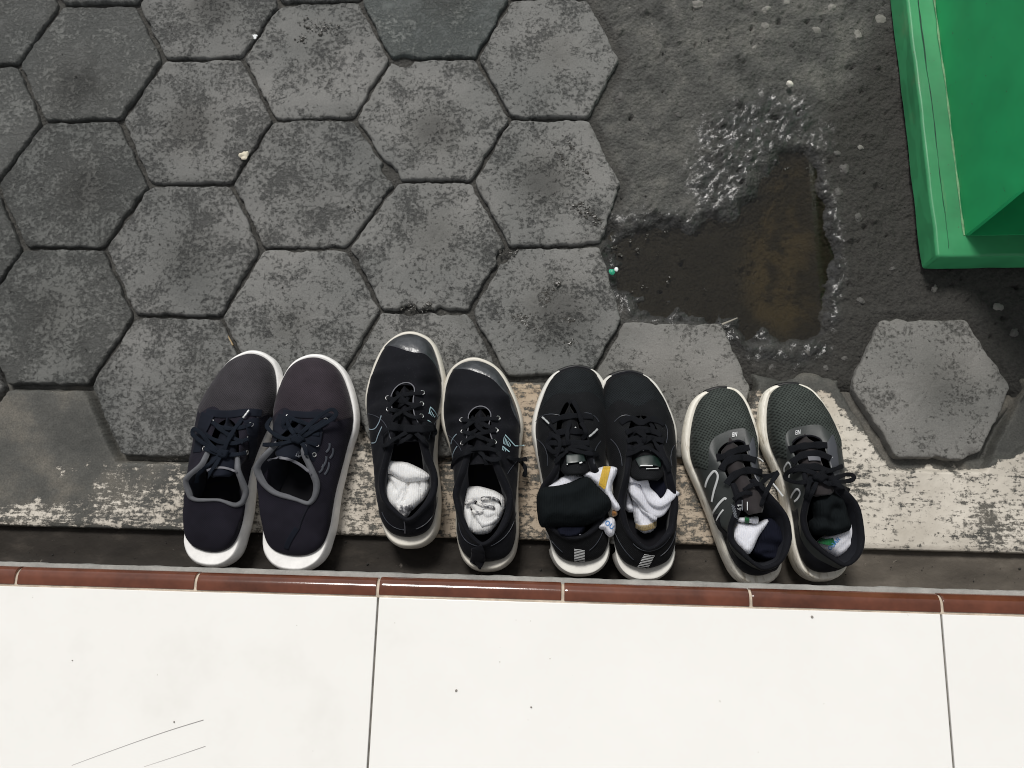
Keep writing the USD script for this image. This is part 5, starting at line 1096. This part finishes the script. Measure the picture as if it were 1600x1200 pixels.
# ---------------------------------------------------------------- small litter
single('pebble', stone_mesh(at(1234, 131, 0.003), 0.0052, 301, .8), M['pebble'], 'small white pebble lying on the grey mortar above the puddle', 'pebble')
def flake(px, r, seed, mat, label, name, cat, z=0.004):
    p = at(*px, z); single(name, join([stone_mesh(p + [dx * r, dy * r, 0], r * q, seed + k, .45, 1) for k, (dx, dy, q) in enumerate([(-.5, .1, .75), (.5, .3, .7), (.15, -.5, .65), (0, .5, .5)])]), mat, label, cat, smooth=20)
flake((381, 243), 0.0066, 310, M['chip'], 'broken cream chip lying on the joint between two pavers', 'plaster_chip', 'chip')
g_ = Thing('plastic_scrap', 'tiny green and white plastic scrap at the puddle edge', 'scrap', tuple(at(958, 424, -.004)))
g_.part('green_piece', stone_mesh(at(956, 425, .001), .0042, 320, .5), M['scrap'], 20); g_.part('white_piece', stone_mesh(at(963, 421, .001), .0032, 323, .4), M['scrap_white'], 20)
def stick(px, r, mat, name, label, cat, z): 
    P = ats(densify(px, 14), z); single(name, ribbon(P, r * 2 * np.linspace(1, .5, 14), r * 1.6), mat, label, cat, True)
stick([(1128, 507), (1140, 502), (1152, 497)], .0016, M['twig'], 'twig', 'short grey twig lying at the lower edge of the puddle', 'twig', .001)
stick([(345, 512), (352, 521), (364, 540)], .0028, M['leaf'], 'leaf_stalk', 'dry brown leaf stalk wedged in a paver joint above the navy shoes', 'leaf stalk', -.004)
flake((872, 443), 0.0042, 330, M['wetcrumb'], 'dark wet crumb of mud on the paver above the black knit runners', 'mud_crumb', 'crumb', .003)
flake((908, 479), 0.0048, 333, M['chip'], 'pale stone inset in the paver left of the puddle', 'pale_stone', 'stone', -.0008)
flake((398, 57), 0.004, 336, M['scrap_white'], 'white flake in a paver joint near the top of the paving', 'white_flake', 'flake', -.002)

M['grit'] = usdkit.material(stage, L('grit'), {'g': ('geometry', {}), 'r': ('rgb_ramp', {'ramp': [(0.0, (0.03, 0.029, 0.026)), (0.6, (0.11, 0.105, 0.095)), (0.92, (0.22, 0.21, 0.185)), (1.0, (0.48, 0.46, 0.41))]}), 'p': ('principled_bsdf', {'roughness': 0.85, 'specular_ior_level': 0.3})},
    [('g.random_per_island', 'r.fac'), ('r.color', 'p.base_color')], surface='p.BSDF')
rng = np.random.default_rng(77)
GZ = gz.reshape(len(gx), len(gy))
Q = np.c_[rng.uniform(-0.75, 0.95, 26000), rng.uniform(0.20, 0.95, 26000)]
qd = hex_sd(Q); clump = fbm(np.c_[Q * 14, np.full(len(Q), 2.2)], 3)
keep = (((qd > -0.001) & (qd < 0.006) & (clump > .42)) | ((qd >= 0.006) & (rng.random(len(Q)) < .16) & (clump > .40)) | ((qd < -0.004) & (rng.random(len(Q)) < .018)))
Q, qd = Q[keep], qd[keep]
zq = np.where(qd < -0.002, 0.0008, GZ[np.clip(np.searchsorted(gx, Q[:, 0]), 0, len(gx) - 1), np.clip(np.searchsorted(gy, Q[:, 1]), 0, len(gy) - 1)])
ok = zq > -0.0155; Q, zq, qd = Q[ok], zq[ok], qd[ok]
G2 = np.c_[rng.uniform(-0.6, 0.85, 170), rng.uniform(-0.008, 0.038, 170)]
Q = np.vstack([Q, G2]); zq = np.r_[zq, np.full(170, -0.0118)]
R_ = np.minimum(0.0006 * np.exp(rng.normal(0, .5, len(Q))), .0022)
bs = trimesh.creation.icosphere(subdivisions=0)
GV, GF = [], []
for k in range(len(Q)):
    v = bs.vertices * rng.uniform(.6, 1.2, (12, 1)) * [1, rng.uniform(.6, 1), .7] * R_[k]
    GV.append(v + [Q[k, 0], Q[k, 1], zq[k] + R_[k] * .2]); GF.append(bs.faces + 12 * k)
single('grit', (np.vstack(GV), np.vstack(GF)), M['grit'], 'fine grit and sand scattered in the joints and over the mortar', 'grit', smooth=False, kind='stuff')
print('grit', len(Q))

GV, GF, n0 = [], [], 0
rng = np.random.default_rng(91)
for (x, y, rx, ry, ang, cnt) in [(853,463,9,17,.5,70),(806,497,24,9,-.15,80),(828,508,18,6,.5,40),(889,500,11,8,0,35),(895,535,8,6,0,16),(902,245,5,40,-.55,60),(925,335,6,34,-.8,70),(905,330,5,30,-.9,45),(500,42,26,11,.1,70),(470,60,10,8,0,20),(880,250,4,26,-.5,30),(560,330,16,10,0,22),(795,395,18,10,0,40),(655,480,26,7,0,45)]:
    q = rng.normal(0, .5, (cnt, 2)) * [rx, ry]; c_a, s_a = math.cos(ang), math.sin(ang)
    q = np.c_[q[:, 0] * c_a - q[:, 1] * s_a, q[:, 0] * s_a + q[:, 1] * c_a] + [x, y]
    for P in ats(q, 0.0008):
        r = 0.00125 * math.exp(rng.normal(0, .4)); v = bs.vertices * rng.uniform(.6, 1.2, (12, 1)) * [1, .8, .55] * r
        GV.append(v + P); GF.append(bs.faces + n0); n0 += 12
single('mud_specks', (np.vstack(GV), np.vstack(GF)), M['wetcrumb'], 'clusters of dark wet mud specks stuck on the pavers', 'mud', smooth=False, kind='stuff')
